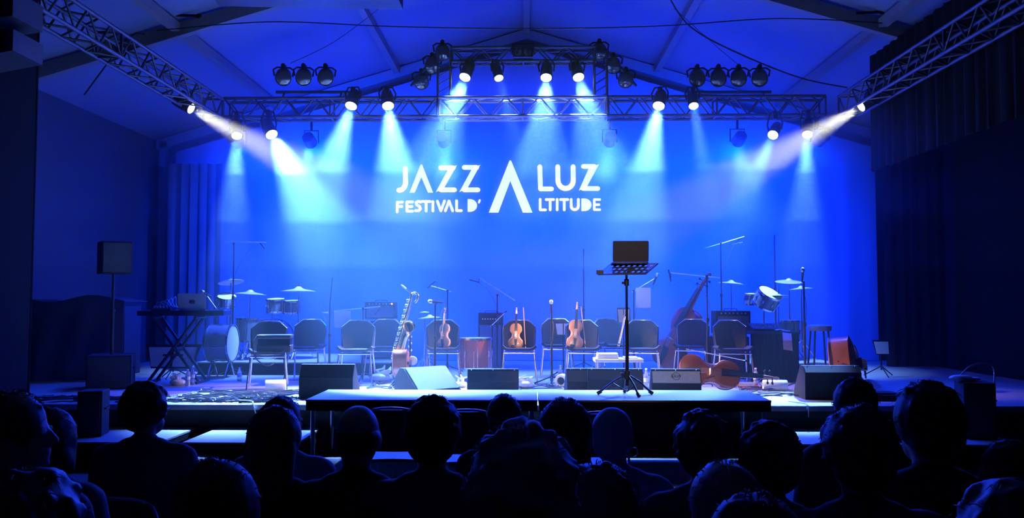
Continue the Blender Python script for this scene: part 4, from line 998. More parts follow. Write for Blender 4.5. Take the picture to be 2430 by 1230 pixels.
# music desk behind the X stand with pale pages
def music_desk(px, Y, pyt, pyb, wd, label, pages=2, lean=.35, panel=True, page_m=M_paper):
    zc = (ZA(pyt, Y)+ZA(pyb, Y))/2-S; ht = ZA(pyt, Y)-ZA(pyb, Y)
    e = empty('music_desk', (XA(px, Y), Y, S), 0, label, 'music stand', 'low music desks with pages')
    MB().cyl((0, .03, .1), (0, .03, zc), .012).build('pole', M_blackm, e)
    for a in (-PI/2, PI/6, 5*PI/6): MB().tube([(0, .03, .16), (math.cos(a)*.25, .03+math.sin(a)*.25, .012)], .009).build('leg', M_blackm, e)
    T = Matrix.Translation((0, 0, zc)) @ Matrix.Rotation(PI/2-lean, 4, 'X')
    poly = [(-wd*.40, -ht/2), (wd*.5, -ht/2), (wd*.40, ht/2), (-wd*.5, ht/2)] if panel else rounded(wd, ht, .01)
    poly = [(-wd*.36, -ht/2), (wd*.36, -ht/2), (wd*.5, ht/2), (-wd*.5, ht/2)] if panel else poly
    MB().prism(poly, -.006, .0, 'z', T).build('desk_plate', M_blackm, e, 0)
    for i in range(pages):
        x0 = (-.44+.46*i)*wd if pages == 2 else -.42*wd; x1 = x0+.40*wd if pages == 2 else .42*wd
        MB().prism([(x0*.82, -ht*.44), (x1*.86, -ht*.44), (x1, ht*.38), (x0, ht*.38)], .001, .004, 'z', T).build('page', page_m, e, 0)
    return e
music_desk(412, 12.5, 818, 876, .84, 'wide music desk with two pale pages behind the X shaped stand', 2, .25)
music_desk(1337, 12.45, 764, 797, .26, 'small music desk with white pages left of the viola chair', 2, .3, False)
music_desk(2090, 13.0, 806, 842, .26, 'dim music desk behind the double bass at right', 1, .3)
music_desk(1480, 12.6, 730, 768, .2, 'music desk with torn looking white pages behind the laptop stand pole', 2, .2, False)
def hung_paper(px0, px1, py0, py1, Y, label, skew=0):
    a, b, c, d = at(px0, py0, Y), at(px1, py0, Y), at(px1+skew, py1, Y), at(px0+skew, py1, Y)
    o0 = a.copy(); m = MB()
    m.grid(lambda u, v: ((a*(1-u)+b*u)*(1-v)+(d*(1-u)+c*u)*v-o0)+V((0, .006*math.sin(u*4+v*2), 0)), 8, 10, .0015)
    o = m.build('sheet_of_paper', M_paper); o.location = o0; return tag(o, label, 'paper', 'white sheets clipped to stands')
hung_paper(1509, 1544, 683, 731, 12.85, 'plain white sheet clipped to the boom right of the laptop stand')
hung_paper(792, 832, 738, 778, 12.15, 'white sheet hanging from the boom arm above the left chairs', 2)
for px_, Y_, pts in ((1516, 12.83, ((1515, 682), (1512, 690))),): pass
# small table with towels
YT = 11.4
e = empty('small_table', (XA(1465, YT), YT, S), 0, 'small pale table behind the laptop stand holding folded towels', 'table')
zt_ = ZA(850, YT)-S
MB().box((-.32, -.2, zt_-.045), (.32, .2, zt_)).build('table_top', mat('pale_wood', (.55, .50, .45), .6), e, 0, bevel=.005)
for sx in (-.28, .28):
    for sy in (-.16, .16): MB().cyl((sx, sy, 0), (sx, sy, zt_-.045), .014).build('leg', M_alu, e)
def folded_towel(c, wd, dp, n, label, name='folded_towel'):
    m = MB()
    for i in range(n):
        z = .012+.024*i
        m.tube([(-wd/2+.004*i, -dp/2+.012, z), (wd/2-.006*i, -dp/2+.012, z)], .0125, 8); m.box((-wd/2+.004*i, -dp/2+.012, z-.011), (wd/2-.006*i, dp/2, z+.011))
        m.tube([(-wd/2+.004*i, -dp/2+.012, z), (-wd/2+.004*i, dp/2, z)], .0115, 8)
    o = m.build(name, M_white, None, 60); o.location = c; return tag(o, label, 'towel', 'white towels on the small table')
folded_towel((XA(1440, YT), YT-.05, S+zt_), .28, .2, 3, 'stack of folded white towels at the left of the small table')
folded_towel((XA(1494, YT), YT-.05, S+zt_), .17, .2, 1, 'single flat white towel at the right of the small table')
# accordion on the left chair
e = empty('accordion', (XA(648, 11.05), 11.1, S+.475), .12, 'black accordion resting across the far left chair', 'accordion')
MB().box((-.2, -.12, 0), (.24, .12, .1)).build('bass_case', M_black, e, 0, bevel=.015)
m = MB()
for i in range(7): m.box((-.19, -.11, .102+i*.011), (.23, .11, .102+i*.011+.005)); m.box((-.18, -.1, .107+i*.011), (.22, .1, .107+i*.011+.006))
m.build('bellows', M_blackm, e, 0)
MB().box((-.2, -.12, .18), (.24, .12, .235)).build('treble_case', M_black, e, 0, bevel=.015)
m = MB()
for i in range(18): m.box((-.18+i*.022, .121, .2), (-.18+i*.022+.02, .17, .215))
m.build('keyboard', M_paper, e, 0)
MB().tube(spline([(-.19, -.1, .23), (-.24, -.14, .12), (-.2, -.16, -.06), (-.05, -.18, -.16), (.05, -.17, -.12)], 6), .014, 8, flat=.3).build('shoulder_strap', M_black, e)
# white rolls, bags, bottles on the stage floor
def roll(px, py, Y, L, r, rz, label, m=None):
    e = empty('towel_roll', (XA(px, Y), Y, S), rz, label, 'towel roll', 'white rolls on the stage floor')
    T = Matrix.Translation((0, 0, r)) @ Matrix.Rotation(PI/2, 4, 'Y') @ Matrix.Translation((0, 0, -L/2))
    MB().lathe([(r*.62, 0), (r*.95, 0), (r, .012), (r*.99, L/2), (r, L-.012), (r*.93, L), (r*.62, L), (r*.60, .0)], T, 28, False).build('towel', m or M_white, e)
    MB().lathe([(.001, .03), (r*.62, .03), (r*.62, .04)], T, 24, False).build('hollow_core', M_black, e, 0)
    return e
roll(657, 910, 10.75, .25, .075, .22, 'large white roll on the floor under the left chair')
roll(1836, 913, 10.95, .30, .07, -.12, 'large white roll on the floor beside the cello scroll')
roll(1333, 895, 11.4, .14, .085, 1.3, 'round end of a white roll left of the narrow wedge')
def bag(px, Y, s_, label, n=3):
    m = MB(); rn = random.Random(px); 
    m.ell((0, 0, .05*s_), (.12*s_, .09*s_, .055*s_), 12, 8)
    for i in range(n): m.tube([(rn.uniform(-.06, .06)*s_, 0, .05*s_), (rn.uniform(-.12, .12)*s_, rn.uniform(-.04, .04), .13*s_), (rn.uniform(-.14, .14)*s_, 0, rn.uniform(.14, .22)*s_)], [.05*s_, .025*s_, .006*s_], 8)
    o = m.build('plastic_bag', mat('crumpled_plastic', (.75, .77, .8), .35, bump=.9, scale=30), None, 25); o.location = (XA(px, Y), Y, S); tag(o, label, 'bag', 'crumpled white bags on the stage floor')
bag(1247, 11.2, 1.0, 'crumpled white bag on the floor right of the dark wedge')
bag(1094, 11.3, .8, 'small crumpled white bag between the angled and the dark wedge')
bag(905, 12.0, 1.3, 'loose pale plastic bag under the chair behind the left wedge')
bag(425, 11.5, .9, 'crumpled pale bag beside the water bottles at left')
def bottle(px, Y, label, h=.25, zf=S):
    e = empty('water_bottle', (XA(px, Y), Y, zf), 0, label, 'bottle', 'clear water bottles on the stage floor'); r = .033
    MB().lathe([(r*.9, 0), (r, .006), (r, h*.28), (r*.92, h*.32), (r, h*.36), (r, h*.62), (r*.8, h*.74), (r*.42, h*.86), (r*.42, h*.93)], None, 20).build('bottle_body', M_glass, e)
    MB().lathe([(r*1.01, h*.38), (r*1.01, h*.56)], None, 20, False).build('label_band', mat('bottle_label', (.6, .65, .75), .6), e)
    MB().lathe([(r*.46, h*.92), (r*.46, h), (.001, h)], None, 14).build('cap', M_paper, e)
bottle(460, 11.6, 'taller water bottle beneath the X shaped stand'); bottle(449, 11.4, 'water bottle just left of the taller one beneath the X shaped stand', .23)
bottle(1329, 11.9, 'water bottle standing behind the round white roll'); bottle(1532, 11.0, 'water bottle between the wide wedge and the speckled wedge', .28)
bottle(1791, 11.5, 'water bottle behind the cello neck below the skirted table'); bottle(571, 12.1, 'small water bottle beside the concert drum', .2)
# cables
def tangle(name, x0, x1, y0, y1, n, label, m, rr=.007, seed=1):
    rn = random.Random(seed); mb = MB()
    for i in range(n):
        x, y = rn.uniform(x0, x1), rn.uniform(y0, y1); a = rn.uniform(-.5, .5)+(PI if rn.random() < .5 else 0); pts = []
        for k_ in range(7):
            pts.append((min(max(x, x0), x1), min(max(y, y0), y1), S+rr+.004+abs(rn.gauss(0, .012)))); a += rn.gauss(0, .45); x += math.cos(a)*.13; y += math.sin(a)*.06
        mb.tube(spline(pts, 4), rr*rn.uniform(.7, 1.2), 6)
    o = mb.build(name, m); return tag(o, label, 'cables', None, 'stuff')
M_cabshiny = mat('glossy_cable', (.10, .10, .11), .25, spec=.8)
tangle('cable_tangle', XA(425, 9.9), XA(722, 9.9)-.05, 9.5, 10.7, 110, 'dense tangle of black cables on the stage floor at left', M_cabshiny)
tangle('cable_tangle', XA(80, 9.8), XA(400, 9.8), 9.5, 10.1, 40, 'dim tangle of cables along the stage edge at far left', M_cabshiny, seed=3)
tangle('cable_tangle', XA(880, 11.2), XA(940, 11.2), 10.9, 11.9, 22, 'cables knotted behind the left wedge near the saxophone', M_cabshiny, seed=4)
tangle('cable_tangle', XA(1235, 11), XA(1335, 11), 10.7, 11.7, 14, 'loose cables on the floor near the centre microphone', M_cabshiny, seed=5)
tangle('cable_tangle', XA(1770, 10.6), XA(1890, 10.6), 10.2, 11.3, 26, 'black cables around the white roll near the cello scroll', M_cabshiny, seed=6)
tangle('red_cable_tangle', XA(1770, 10.9), XA(1815, 10.9), 10.7, 11.4, 10, 'thin red cables beside the lower end of the cello neck', mat('red_cable', (.6, .05, .05), .4), .004, seed=7)
tangle('cable_tangle', XA(2060, 10), XA(2330, 10), 9.6, 10.4, 16, 'straight black cables along the dim right stage edge', M_cabshiny, seed=8)
def one_cable(pts, r, label, m=M_cable, grp=None):
    o = MB().tube(spline(pts, 6), r, 8).build('cable', m); return tag(o, label, 'cable', grp)
c0 = onz(1835, 925)
one_cable([c0+V((.17*math.cos(t), .05+.1*math.sin(t), .02+.06*(1+math.sin(t*1.0)))) for t in [i*.7 for i in range(19)]], .008, 'coiled black cable looping up beside the right white roll')
q = onz(1866, 945); one_cable([(q.x-.1, SF+.35, S+.01), (q.x, SF+.1, S+.012), (q.x, SF-.03, S+.004), (q.x, SF-.035, S-.12)], .006, 'pale cable end hanging over the stage edge right of the forestage', M_white)
q = onz(615, 955); one_cable([(q.x-.3, SF+.2, S+.02), (q.x-.05, SF+.08, S+.03), (q.x+.02, SF-.04, S), (q.x+.08, SF-.05, S-.2)], .007, 'pale cable curling over the stage edge above the long haired person', M_white)
q = onz(95, 958); one_cable([(q.x+.3, SF+.2, S+.02), (q.x+.05, SF+.03, S+.02), (q.x-.03, SF-.04, S-.04), (q.x-.06, SF-.04, S-.2)], .007, 'pale cable falling over the stage edge at far left', M_white)
q = onz(1243, 915); one_cable([(XA(1232, 11.3), 11.35, S+.01), (q.x, 10.3, S+.01), (q.x+.12, 9.8, S+.012), (q.x+.45, 9.75, S+.012), (q.x+.5, 9.6, S+.01)], .006, 'thin cable running from the white bag to the forestage seam', M_cable)
# draped cases at far left
m = MB(); rn = random.Random(5)
x0, x1 = XA(70, 12.2), XA(300, 12.2)
def dr(u, v):
    x = x0+(x1-x0)*u; top = 1.17-.05*math.sin(u*7)
    if v < .25: t = v/.25; return (x, 12.9-.75*t, S+top-.02*math.sin(u*12)*t)
    t = (v-.25)/.75; return (x, 12.15-.10*t+.05*math.sin(u*19+2*t)*t, S+top*(1-t)+.01)
m.grid(dr, 60, 24, .01); o = m.build('black_cloth_cover', mat('cover_cloth', (.07, .08, .12), .6, bump=.3, scale=6)); tag(o, 'creased dark cloth thrown over gear at the far left of the stage', 'cloth cover')
e = empty('equipment_case', ((x0+x1)/2, 12.55, S), 0, 'big road case hidden beneath the dark cloth at far left', 'road case'); a = (x1-x0)/2-.06
MB().box((-a, -.27, .06), (a, .27, 1.08)).build('case_body', M_black, e, 0, bevel=.01)
for sx in (-1, 1):
    for sy in (-1, 1): MB().cyl((sx*(a-.08)-.02, sy*.2, .03), (sx*(a-.08)+.02, sy*.2, .03), .03).build('caster', M_rubber, e)
# flat case right
e = empty('flat_case', (XA(2088, 9.95), 10.0, S), -.05, 'low flat black case on the floor behind the round heads at right', 'case')
MB().box((-.16, -.12, 0), (.17, .12, .09)).build('case_body', M_black, e, 0, bevel=.01); MB().box((-.16, -.123, .06), (.17, .123, .066)).build('lid_seam', M_alu, e, 0)
# tent wires
def wire(pts, r, label, name='steel_wire', sp=True):
    pts = [V((p.x, p.y, min(p.z, roofz(p.x)-.12))) for p in pts]; r *= .75
    return tag(MB().tube(spline(pts, 8) if sp else pts, r, 6).build(name, M_blackm), label, 'wire', 'wires under the tent roof')
ya = 11.62
wire([at(372, 36, ya), at(640, 52, ya), at(930, 63, ya), at(1240, 68, ya), at(1560, 62, ya), at(1850, 44, ya), at(2120, 30, ya)], .010, 'long sagging tie wire spanning the tent from truss to truss')
wire([at(1580, -20, 10.5), at(1640, 65, 11.2), at(1760, 130, 12), at(1900, 185, 12.6), at(2010, 208, 13)], .014, 'thick black cable sweeping from the roof down to the right truss', 'power_cable')
wire([at(950, -20, 11), at(800, 95, 12.4), at(690, 150, 13)], .006, 'thin wire slanting from the roof to the left unlit lamps')
wire([at(1600, 20, 11.2), at(1700, 110, 12.4), at(1760, 160, 13)], .005, 'thin wire slanting from the roof to the right unlit lamps')
wire([at(345, 45, ya), at(300, 95, ya), at(200, 225, ya+.6)], .014, 'dark brace cable running down from the left rafter joint')
for px, py, lb in ((440, 37, 'turnbuckle at the left end of the long tie wire'), (2060, 30, 'turnbuckle at the right end of the long tie wire')):
    p = at(px, py, ya-.0); e = empty('turnbuckle', p, 0, lb, 'turnbuckle', 'turnbuckles on the tie wire')
    MB().cyl((-.16, 0, 0), (.16, 0, 0), .02).build('barrel', M_blackm, e); MB().ell((.19, 0, 0), (.04, .02, .035), 10, 8).build('eye', M_blackm, e)
    e.rotation_euler = (0, .04 if px < 1000 else -.04, 0)
b0 = at(728, -3, 8.2); e = empty('flown_speaker', b0, 0, 'underside of a black flown box just cut by the top edge', 'loudspeaker')
MB().hexa([(-.93, -.15, 0.0), (.93, -.15, -.045), (.93, .2, -.045), (-.93, .2, 0), (-.93, -.15, .2), (.93, -.15, .2), (.93, .2, .2), (-.93, .2, .2)]).build('cabinet', M_black, e, 0)
MB().cyl((-.5, 0, .2), (-.5, 0, roofz(-2.2)-b0.z-.15), .01).cyl((.5, 0, .2), (.5, 0, roofz(-2)-b0.z-.15), .01).build('hanging_wire', M_blackm, e)
# ------------------------------------------------------------------ AUDIENCE
def cap_(mb, a, b, r1, r2, n=14):
    a, b = V(a), V(b); d = (b-a).normalized(); u, v = frame_from(d); base = len(mb.v); rings = []
    for i in range(5): t = -PI/2+PI/2*i/4; rings.append((a+d*math.sin(t)*r1, max(.0008, math.cos(t)*r1)))
    for i in range(5): t = PI/2*i/4; rings.append((b+d*math.sin(t)*r2, max(.0008, math.cos(t)*r2)))
    for c, rr in rings:
        for j in range(n): t = 2*PI*j/n; mb.v.append(tuple(c+u*math.cos(t)*rr+v*math.sin(t)*rr))
    for i in range(len(rings)-1):
        for j in range(n): j2 = (j+1) % n; mb.f.append([base+i*n+j, base+i*n+j2, base+(i+1)*n+j2, base+(i+1)*n+j])
    mb.f.append([base+j for j in range(n)][::-1]); mb.f.append([base+(len(rings)-1)*n+j for j in range(n)])
def fuse(mb, name, m, parent, voxel, it=3, fac=.5):
    me = bpy.data.meshes.new('raw'); me.from_pydata(mb.v, [], mb.f)
    bm = bmesh.new(); bm.from_mesh(me); bmesh.ops.recalc_face_normals(bm, faces=bm.faces); bm.to_mesh(me); bm.free()
    o = bpy.data.objects.new('raw', me); col.objects.link(o)
    a = o.modifiers.new('r', 'REMESH'); a.mode = 'VOXEL'; a.voxel_size = voxel
    b = o.modifiers.new('s', 'SMOOTH'); b.factor = fac; b.iterations = it
    dg = bpy.context.evaluated_depsgraph_get(); out = bpy.data.meshes.new_from_object(o.evaluated_get(dg))
    bpy.data.objects.remove(o); out.name = name; out.materials.clear(); out.materials.append(m); out.shade_smooth()
    q = bpy.data.objects.new(name, out); col.objects.link(q); q.parent = parent; return q
M_skin = mat('skin', (.45, .30, .22), .55, var=.08)
def person(px, pytop, Y, label, hair, hairc, shirt, yaw=0, lean=0, arms='lap', scale=None, turn=0, extra=None, width=1.0, bare=False):
    z = ZA(pytop, Y); s = z/(1.345+{'curly': .055, 'wavy': .045, 'thick': .04, 'short': .022, 'bob': .02, 'long': .02, 'ponytail': .016, 'cropped': 0}.get(hair, 0)) if scale is None else scale
    X = XA(px, Y)
    e = empty('person', (X, Y, 0), turn, label, 'person', 'seated audience seen from behind', scale=1)
    rn = random.Random(int(px*7+pytop)); B = MB(); C = MB(); W = width
    def Pt(x, y, z_): # lean sideways / forward from the hips
        t = max(0, z_-.5); return V(((x+lean*t)*s, y*s, z_*s))
    hc = V((0, .03, 1.215)); Hm = Matrix.Rotation(yaw, 3, 'Z')
    def Hp(x, y, z_): q = Hm @ V((x, y, z_)); return Pt(hc.x+q.x, hc.y+q.y, hc.z+q.z)
    def el(M_, c, r_, rot=None): M_.ell(c, [k_*s for k_ in r_], 16, 10, rot)
    el(B, Pt(0, 0, .56), (.165*W, .13, .12)); el(B, Pt(0, .0, .72), (.14*W, .105, .16)); el(B, Pt(0, -.005, .91), (.165*W, .115, .17))
    cap_(B, Pt(-.155*W, 0, 1.0), Pt(.155*W, 0, 1.0), .058*s, .058*s); cap_(B, Pt(-.07, -.01, 1.045), Pt(.07, -.01, 1.045), .05*s, .05*s)
    cap_(B, Pt(0, -.01, 1.03), Pt(0, .015, 1.15), .056*s, .052*s)
    el(B, Hp(0, -.01, .03), (.080, .096, .096), Hm); el(B, Hp(0, -.02, -.02), (.072, .08, .085), Hm); el(B, Hp(0, .035, -.055), (.052, .058, .058), Hm)
    cap_(B, Hp(0, .085, .025), Hp(0, .108, -.015), .009*s, .014*s, 8)
    for sx in (-1, 1):
        el(B, Hp(sx*.079, -.005, -.005), (.011, .022, .031), Hm); el(B, Hp(sx*.032, .078, .022), (.014, .01, .010), Hm)
    el(B, Hp(0, .092, -.045), (.024, .008, .006), Hm); el(B, Hp(0, .09, -.056), (.02, .008, .006), Hm); el(B, Hp(0, .082, -.085), (.02, .016, .016), Hm)
    for sx in (-1, 1):
        sh = (sx*.185*W, 0, .99); el_ = (sx*.235*W, .04, .72); wr = (sx*.12, .27, .62); hd = (sx*.09, .33, .615)
        if arms == 'raised' and sx > 0: el_ = (.24, .14, .80); wr = (.15, .24, 1.02); hd = (.13, .25, 1.08)
        cap_(B, Pt(*sh), Pt(*el_), .05*s, .039*s); cap_(B, Pt(*el_), Pt(*wr), .038*s, .026*s)
        w_, h_ = Pt(*wr), Pt(*hd); d = (h_-w_).normalized(); u = V((1, 0, 0)); u = (u-d*u.dot(d)).normalized(); nn = d.cross(u)
        for k_ in range(-2, 3): cap_(B, w_+d*.015, h_+u*k_*.011*s, .016*s, .014*s, 8)
        for k_, ln in enumerate((.055, .068, .072, .06)):
            o = h_+u*(k_-1.5)*.021*s; k1 = o+d*ln*.55*s-nn*.006*s*(1 if nn.z > 0 else -1); cap_(B, o, k1, .0095*s, .009*s, 8); cap_(B, k1, k1+d*ln*.45*s-nn*.02*s*(1 if nn.z > 0 else -1), .009*s, .0075*s, 8)
        o = w_+d*.03*s-u*sx*.03*s; cap_(B, o, o+d*.035*s-u*sx*.03*s, .012*s, .0095*s, 8)
        cap_(B, Pt(sx*.09, .02, .53), Pt(sx*.12, .42, .52), .082*s, .058*s); cap_(B, Pt(sx*.12, .43, .51), Pt(sx*.12, .44, .1), .052*s, .036*s); cap_(B, Pt(sx*.12, .43, .045), Pt(sx*.125, .58, .03), .04*s, .03*s)
        # clothes
        g = .013
        cap_(C, Pt(*sh), Pt(*el_), (.05+g+.006)*s, (.039+g+.004)*s)
        if not bare: cap_(C, Pt(*el_), Pt(*[a_*.12+b_*.88 for a_, b_ in zip(el_, wr)]), (.038+g)*s, (.028+g)*s)
    fuse(B, 'body', M_skin, e, .0105, 2)
    el(C, Pt(0, 0, .57), (.182*W, .148, .13)); el(C, Pt(0, 0, .72), (.165*W, .128, .17)); el(C, Pt(0, -.008, .90), (.182*W, .132, .175))
    cap_(C, Pt(-.16*W, 0, 1.0), Pt(.16*W, 0, 1.0), .072*s, .072*s); cap_(C, Pt(-.075, -.012, 1.04), Pt(.075, -.012, 1.04), .062*s, .062*s)
    if hair != 'bare_neck': cap_(C, Pt(0, -.012, 1.06), Pt(0, -.004, 1.085), .066*s, .062*s)
    for i_ in range(6): cap_(C, Pt(rn.uniform(-.14, .14)*W, -.118, rn.uniform(.65, .95)), Pt(rn.uniform(-.14, .14)*W, -.125, rn.uniform(.65, .95)), .014*s, .01*s, 6)
    fuse(C, 'shirt', shirt, e, .016, 2)
    T_ = MB()
    for sx in (-1, 1): cap_(T_, Pt(sx*.09, .02, .53), Pt(sx*.12, .42, .52), .094*s, .07*s); cap_(T_, Pt(sx*.12, .43, .51), Pt(sx*.12, .44, .13), .064*s, .052*s)
    el(T_, Pt(0, .0, .53), (.178*W, .145, .10)); fuse(T_, 'trousers', mat('dark_trousers', (.03, .03, .04), .9), e, .02, 2)
    # hair
    Hh = MB()
    if hair in ('short', 'bob', 'long', 'ponytail', 'curly', 'wavy', 'thick'):
        k_ = {'short': .008, 'thick': .02, 'bob': .016, 'long': .016, 'ponytail': .010, 'curly': .022, 'wavy': .02}[hair]
        el(Hh, Hp(0, -.022, .038), (.086+k_, .100+k_*.8, .094+k_), Hm); el(Hh, Hp(0, -.055, -.015), (.070+k_, .055+k_, .075), Hm)
        if hair == 'bob':
            el(Hh, Hp(0, -.035, -.045), (.098, .075, .085), Hm)
            for sx in (-1, 1): cap_(Hh, Hp(sx*.07, .0, .03), Hp(sx*.075, -.01, -.10), .032*s, .024*s)
        if hair == 'long':
            cap_(Hh, Hp(0, -.06, -.02), Hp(0, -.10, -.22), .085*s, .07*s); cap_(Hh, Hp(-.05, -.06, 0), Hp(-.05, -.09, -.25), .05*s, .04*s); cap_(Hh, Hp(.05, -.06, 0), Hp(.05, -.09, -.25), .05*s, .04*s)
        if hair == 'ponytail': el(Hh, Hp(0, -.12, .02), (.03, .03, .03), Hm); cap_(Hh, Hp(0, -.135, .01), Hp(0, -.14, -.14), .028*s, .014*s)
        n_ = {'short': 60, 'thick': 60, 'bob': 20, 'long': 24, 'ponytail': 14, 'curly': 170, 'wavy': 90}[hair]
        for i_ in range(n_):
            t = rn.uniform(0, 2*PI); ph = rn.uniform(-.35, 1.45); rr = {'curly': rn.uniform(.012, .026), 'wavy': rn.uniform(.010, .02), 'short': rn.uniform(.005, .01), 'thick': rn.uniform(.007, .014)}.get(hair, .009)
            x_, y_, z_ = math.cos(t)*math.cos(ph)*(.083+k_), math.sin(t)*math.cos(ph)*(.098+k_), math.sin(ph)*(.100+k_)
            if y_ > .045 and z_ < .055: continue
            Hh.ell(Hp(x_, y_-.02, z_+.033), (rr*s,)*3, 8, 6)
    elif hair == 'balding':
        el(Hh, Hp(0, -.028, .0), (.089, .088, .072), Hm)
        for i_ in range(50):
            t = rn.uniform(PI*.98, 2.02*PI); Hh.ell(Hp(math.cos(t)*.085, math.sin(t)*.10-.01, rn.uniform(-.05, .045)), (.008*s,)*3, 6, 5)
    elif hair == 'cropped':
        el(Hh, Hp(0, -.018, .034), (.086, .100, .096), Hm); el(Hh, Hp(0, -.045, -.02), (.078, .065, .075), Hm)
    fuse(Hh, 'hair', hairc, e, .009 if hair not in ('cropped',) else .011, 1 if hair in ('curly', 'wavy', 'short', 'thick') else 2, .4)
    # loose strands that catch the stage light
    if hair not in ('cropped', 'balding'):
        St = MB(); k_ = {'short': .012, 'thick': .024, 'bob': .018, 'long': .018, 'ponytail': .012, 'curly': .035, 'wavy': .03}[hair]
        for i_ in range(150 if hair != 'curly' else 220):
            t = rn.uniform(0, 2*PI); ph = rn.uniform(-.2, 1.5)
            def sp2(t_, p_, k2): return Hp(math.cos(t_)*math.cos(p_)*(.083+k2), math.sin(t_)*math.cos(p_)*(.098+k2)-.02, math.sin(p_)*(.1+k2)+.033)
            if math.sin(t)*math.cos(ph) > .45 and math.sin(ph) < .5: continue
            dt, dp = rn.uniform(-.35, .35), rn.uniform(-.35, .1)
            St.tube([sp2(t, ph, k_*.4), sp2(t+dt*.5, ph+dp*.5, k_+.003), sp2(t+dt, ph+dp, k_+rn.uniform(-.004, .007))], [.0012*s, .0011*s, .0006*s], 4)
        tag(St.build('loose_hair', hairc, e), kind='stuff')
    for sx in (-1, 1): MB().ell(Hp(sx*.032, .083, .021), (.011*s, .008*s, .008*s), 10, 8).build('eye', M_paper, e)
    if extra: extra(e, Hp, Pt, s)
    ch = copy_tree(ACH); ch.location = (X, Y-.0, 0); ch.rotation_euler = (0, 0, PI+turn); ch.scale = (s, s, s)
    tag(ch, CHL(label), 'chair', 'audience chairs under the seated people')
    return e
def CHL(label):
    t = label.split(',')[0].replace('person ', 'the person ', 1)
    return 'chair under '+' '.join(t.split()[:13])
ACH = empty('audience_chair', (XA(945, 6.6), 6.6, 0), PI, 'empty chair before the forestage, left of the thick haired head', 'chair', 'empty chairs in the front row')
def _ach():
    e = ACH
    MB().grid(lambda u, v: ((u-.5)*.42, -.22+.42*v, .435+.008*math.sin(PI*u)), 8, 6, -.02).build('seat', M_black, e)
    MB().grid(lambda u, v: ((u-.5)*.40*(1-.08*v), .23+.07*v-.03*abs(2*u-1)**2, .52+.32*v-.03*max(0, abs(2*u-1)-.7)), 10, 6, -.012).build('backrest', M_black, e)
    MB().tube(spline([(-.2, .26, 0), (-.195, .22, .45), (-.19, .26, .74), (-.13, .31, .845), (.13, .31, .845), (.19, .26, .74), (.195, .22, .45), (.2, .26, 0)], 4), .009, 8).build('back_frame', M_chrome, e)
    for sx in (-1, 1): MB().cyl((sx*.19, -.19, .43), (sx*.2, -.23, 0), .011).build('leg', M_chrome, e)
_ach()
for px, Y, lb in ((1115, 6.5, 'empty chair before the forestage, just left of the blurred big head'), (1420, 6.4, 'empty chair before the forestage, between the bobbed head and the cropped head')):
    c = copy_tree(ACH); c.location = (XA(px, Y), Y, 0); tag(c, lb, 'chair', 'empty chairs in the front row')
H_black = mat('hair_black', (.018, .015, .014), .6, spec=.4); H_brown = mat('hair_brown', (.06, .04, .03), .55); H_grey = mat('hair_grey', (.32, .32, .33), .6); H_blond = mat('hair_blond', (.34, .28, .2), .55)
S_blk = mat('shirt_black', (.02, .02, .022), .9); S_nvy = mat('shirt_navy', (.035, .045, .08), .85); S_gry = mat('shirt_grey', (.12, .12, .13), .85); S_lgt = mat('shirt_pale', (.25, .25, .27), .85)
def glasses(e, Hp, Pt, s):
    g = MB()
    for sx in (-1, 1):
        g.tube([Hp(sx*.033+.02*math.cos(t), .097, .02+.016*math.sin(t)) for t in [2*PI*i/14 for i in range(14)]], .0016*s, 5, True)
        g.tube([Hp(sx*.053, .096, .024), Hp(sx*.083, .05, .024), Hp(sx*.087, -.01, .018), Hp(sx*.084, -.02, .0)], .002*s, 5)
    g.cyl(Hp(-.013, .099, .024), Hp(.013, .099, .024), .0016*s, n=5); g.build('spectacles', M_alu, e)
def earring(e, Hp, Pt, s):
    c = Hp(.09, -.005, -.055); MB().tube([c+V((.0+.016*math.cos(t), .004*math.cos(t), .018*math.sin(t))) for t in [2*PI*i/20 for i in range(20)]], .0026*s, 6, True).build('hoop_earring', M_chrome, e)
def hat_none(*a): pass
person(350, 900, 4.0, 'person with a round mass of curly hair and spectacles, left of the low blue deck', 'curly', H_black, S_nvy, yaw=-.5, extra=glasses, width=1.12)
person(655, 965, 3.0, 'person with long straight hair in front of the low blue deck', 'long', H_brown, S_blk, yaw=-.1)
person(672, 938, 3.75, 'person with a rounded head half behind the long haired person, turned right', 'short', H_brown, S_lgt, yaw=-.6, width=1.1)
person(849, 962, 3.0, 'person with thinning hair before the left half of the forestage', 'balding', H_brown, S_blk, yaw=.1)
person(1027, 930, 2.95, 'person with thick dark hair before the forestage below the angled wedge', 'thick', H_black, S_nvy, width=1.1)
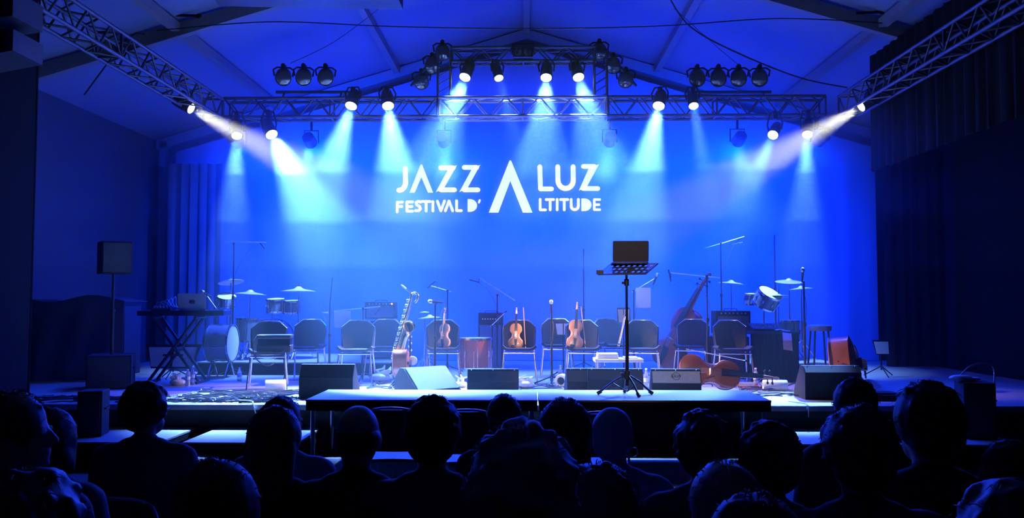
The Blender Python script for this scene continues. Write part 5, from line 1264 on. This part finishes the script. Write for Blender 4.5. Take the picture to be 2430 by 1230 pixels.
person(1196, 932, 4.0, 'person with short hair just showing above the big blurred head', 'short', H_brown, S_blk)
person(1238, 985, 1.66, 'person with a very large near head in the middle of the audience', 'wavy', H_grey, S_blk, width=1.0, yaw=.1)
person(1338, 945, 2.95, 'person with bobbed hair right of the large near head', 'bob', H_brown, S_gry, yaw=.1)
person(1456, 967, 3.3, 'person with cropped pale hair and a hoop earring below the laptop stand', 'cropped', H_grey, S_lgt, yaw=-.45, extra=earring)
person(1668, 965, 3.0, 'person with fluffy hair before the right half of the forestage', 'wavy', H_brown, S_gry, yaw=-.2, arms='raised')
person(1822, 990, 2.75, 'person with short wavy hair left of the low bright deck at right', 'wavy', H_black, S_nvy, yaw=.1)
person(2027, 890, 3.7, 'person with a smooth dark head in front of the wedge below the bar stool', 'short', H_black, S_blk)
person(2036, 948, 2.45, 'person with thick hair directly below the smooth dark head at right', 'thick', H_brown, S_nvy, width=1.15)
person(2200, 893, 2.75, 'person with a tall dark head before the far right stage floor', 'thick', H_black, S_blk, yaw=.15, width=1.05)
person(35, 925, 2.6, 'person in profile at the far left edge, face turned toward the stage', 'short', H_brown, S_nvy, yaw=-1.3)
person(118, 968, 3.1, 'person with dark hair beneath the upright black loudspeaker at left', 'bob', H_black, S_gry, yaw=.2, width=.95)
person(515, 1092, 1.9, 'person with dark hair low at the bottom edge left of centre', 'bob', H_black, S_blk, yaw=0)
person(1715, 1092, 2.1, 'person with loosely pinned wavy hair low in front of the fluffy haired person', 'ponytail', H_blond, S_gry, yaw=.2)
person(1790, 1158, 1.5, 'person whose rounded head just enters at the bottom edge right of centre', 'short', H_black, S_blk)
person(2395, 1035, 2.5, 'person at the far right edge beneath the black loudspeaker with the towel', 'short', H_black, S_nvy)
person(2395, 1125, 1.65, 'person low in the bottom right corner in a dark coat', 'wavy', H_brown, S_nvy, width=1.2)
person(70, 1105, 1.6, 'person low in the bottom left corner in a dark jacket', 'wavy', H_brown, S_nvy, width=1.2)
person(1420, 1088, 1.95, 'person in a dark jacket low in front of the cropped pale head', 'wavy', H_brown, S_gry, width=1.1)
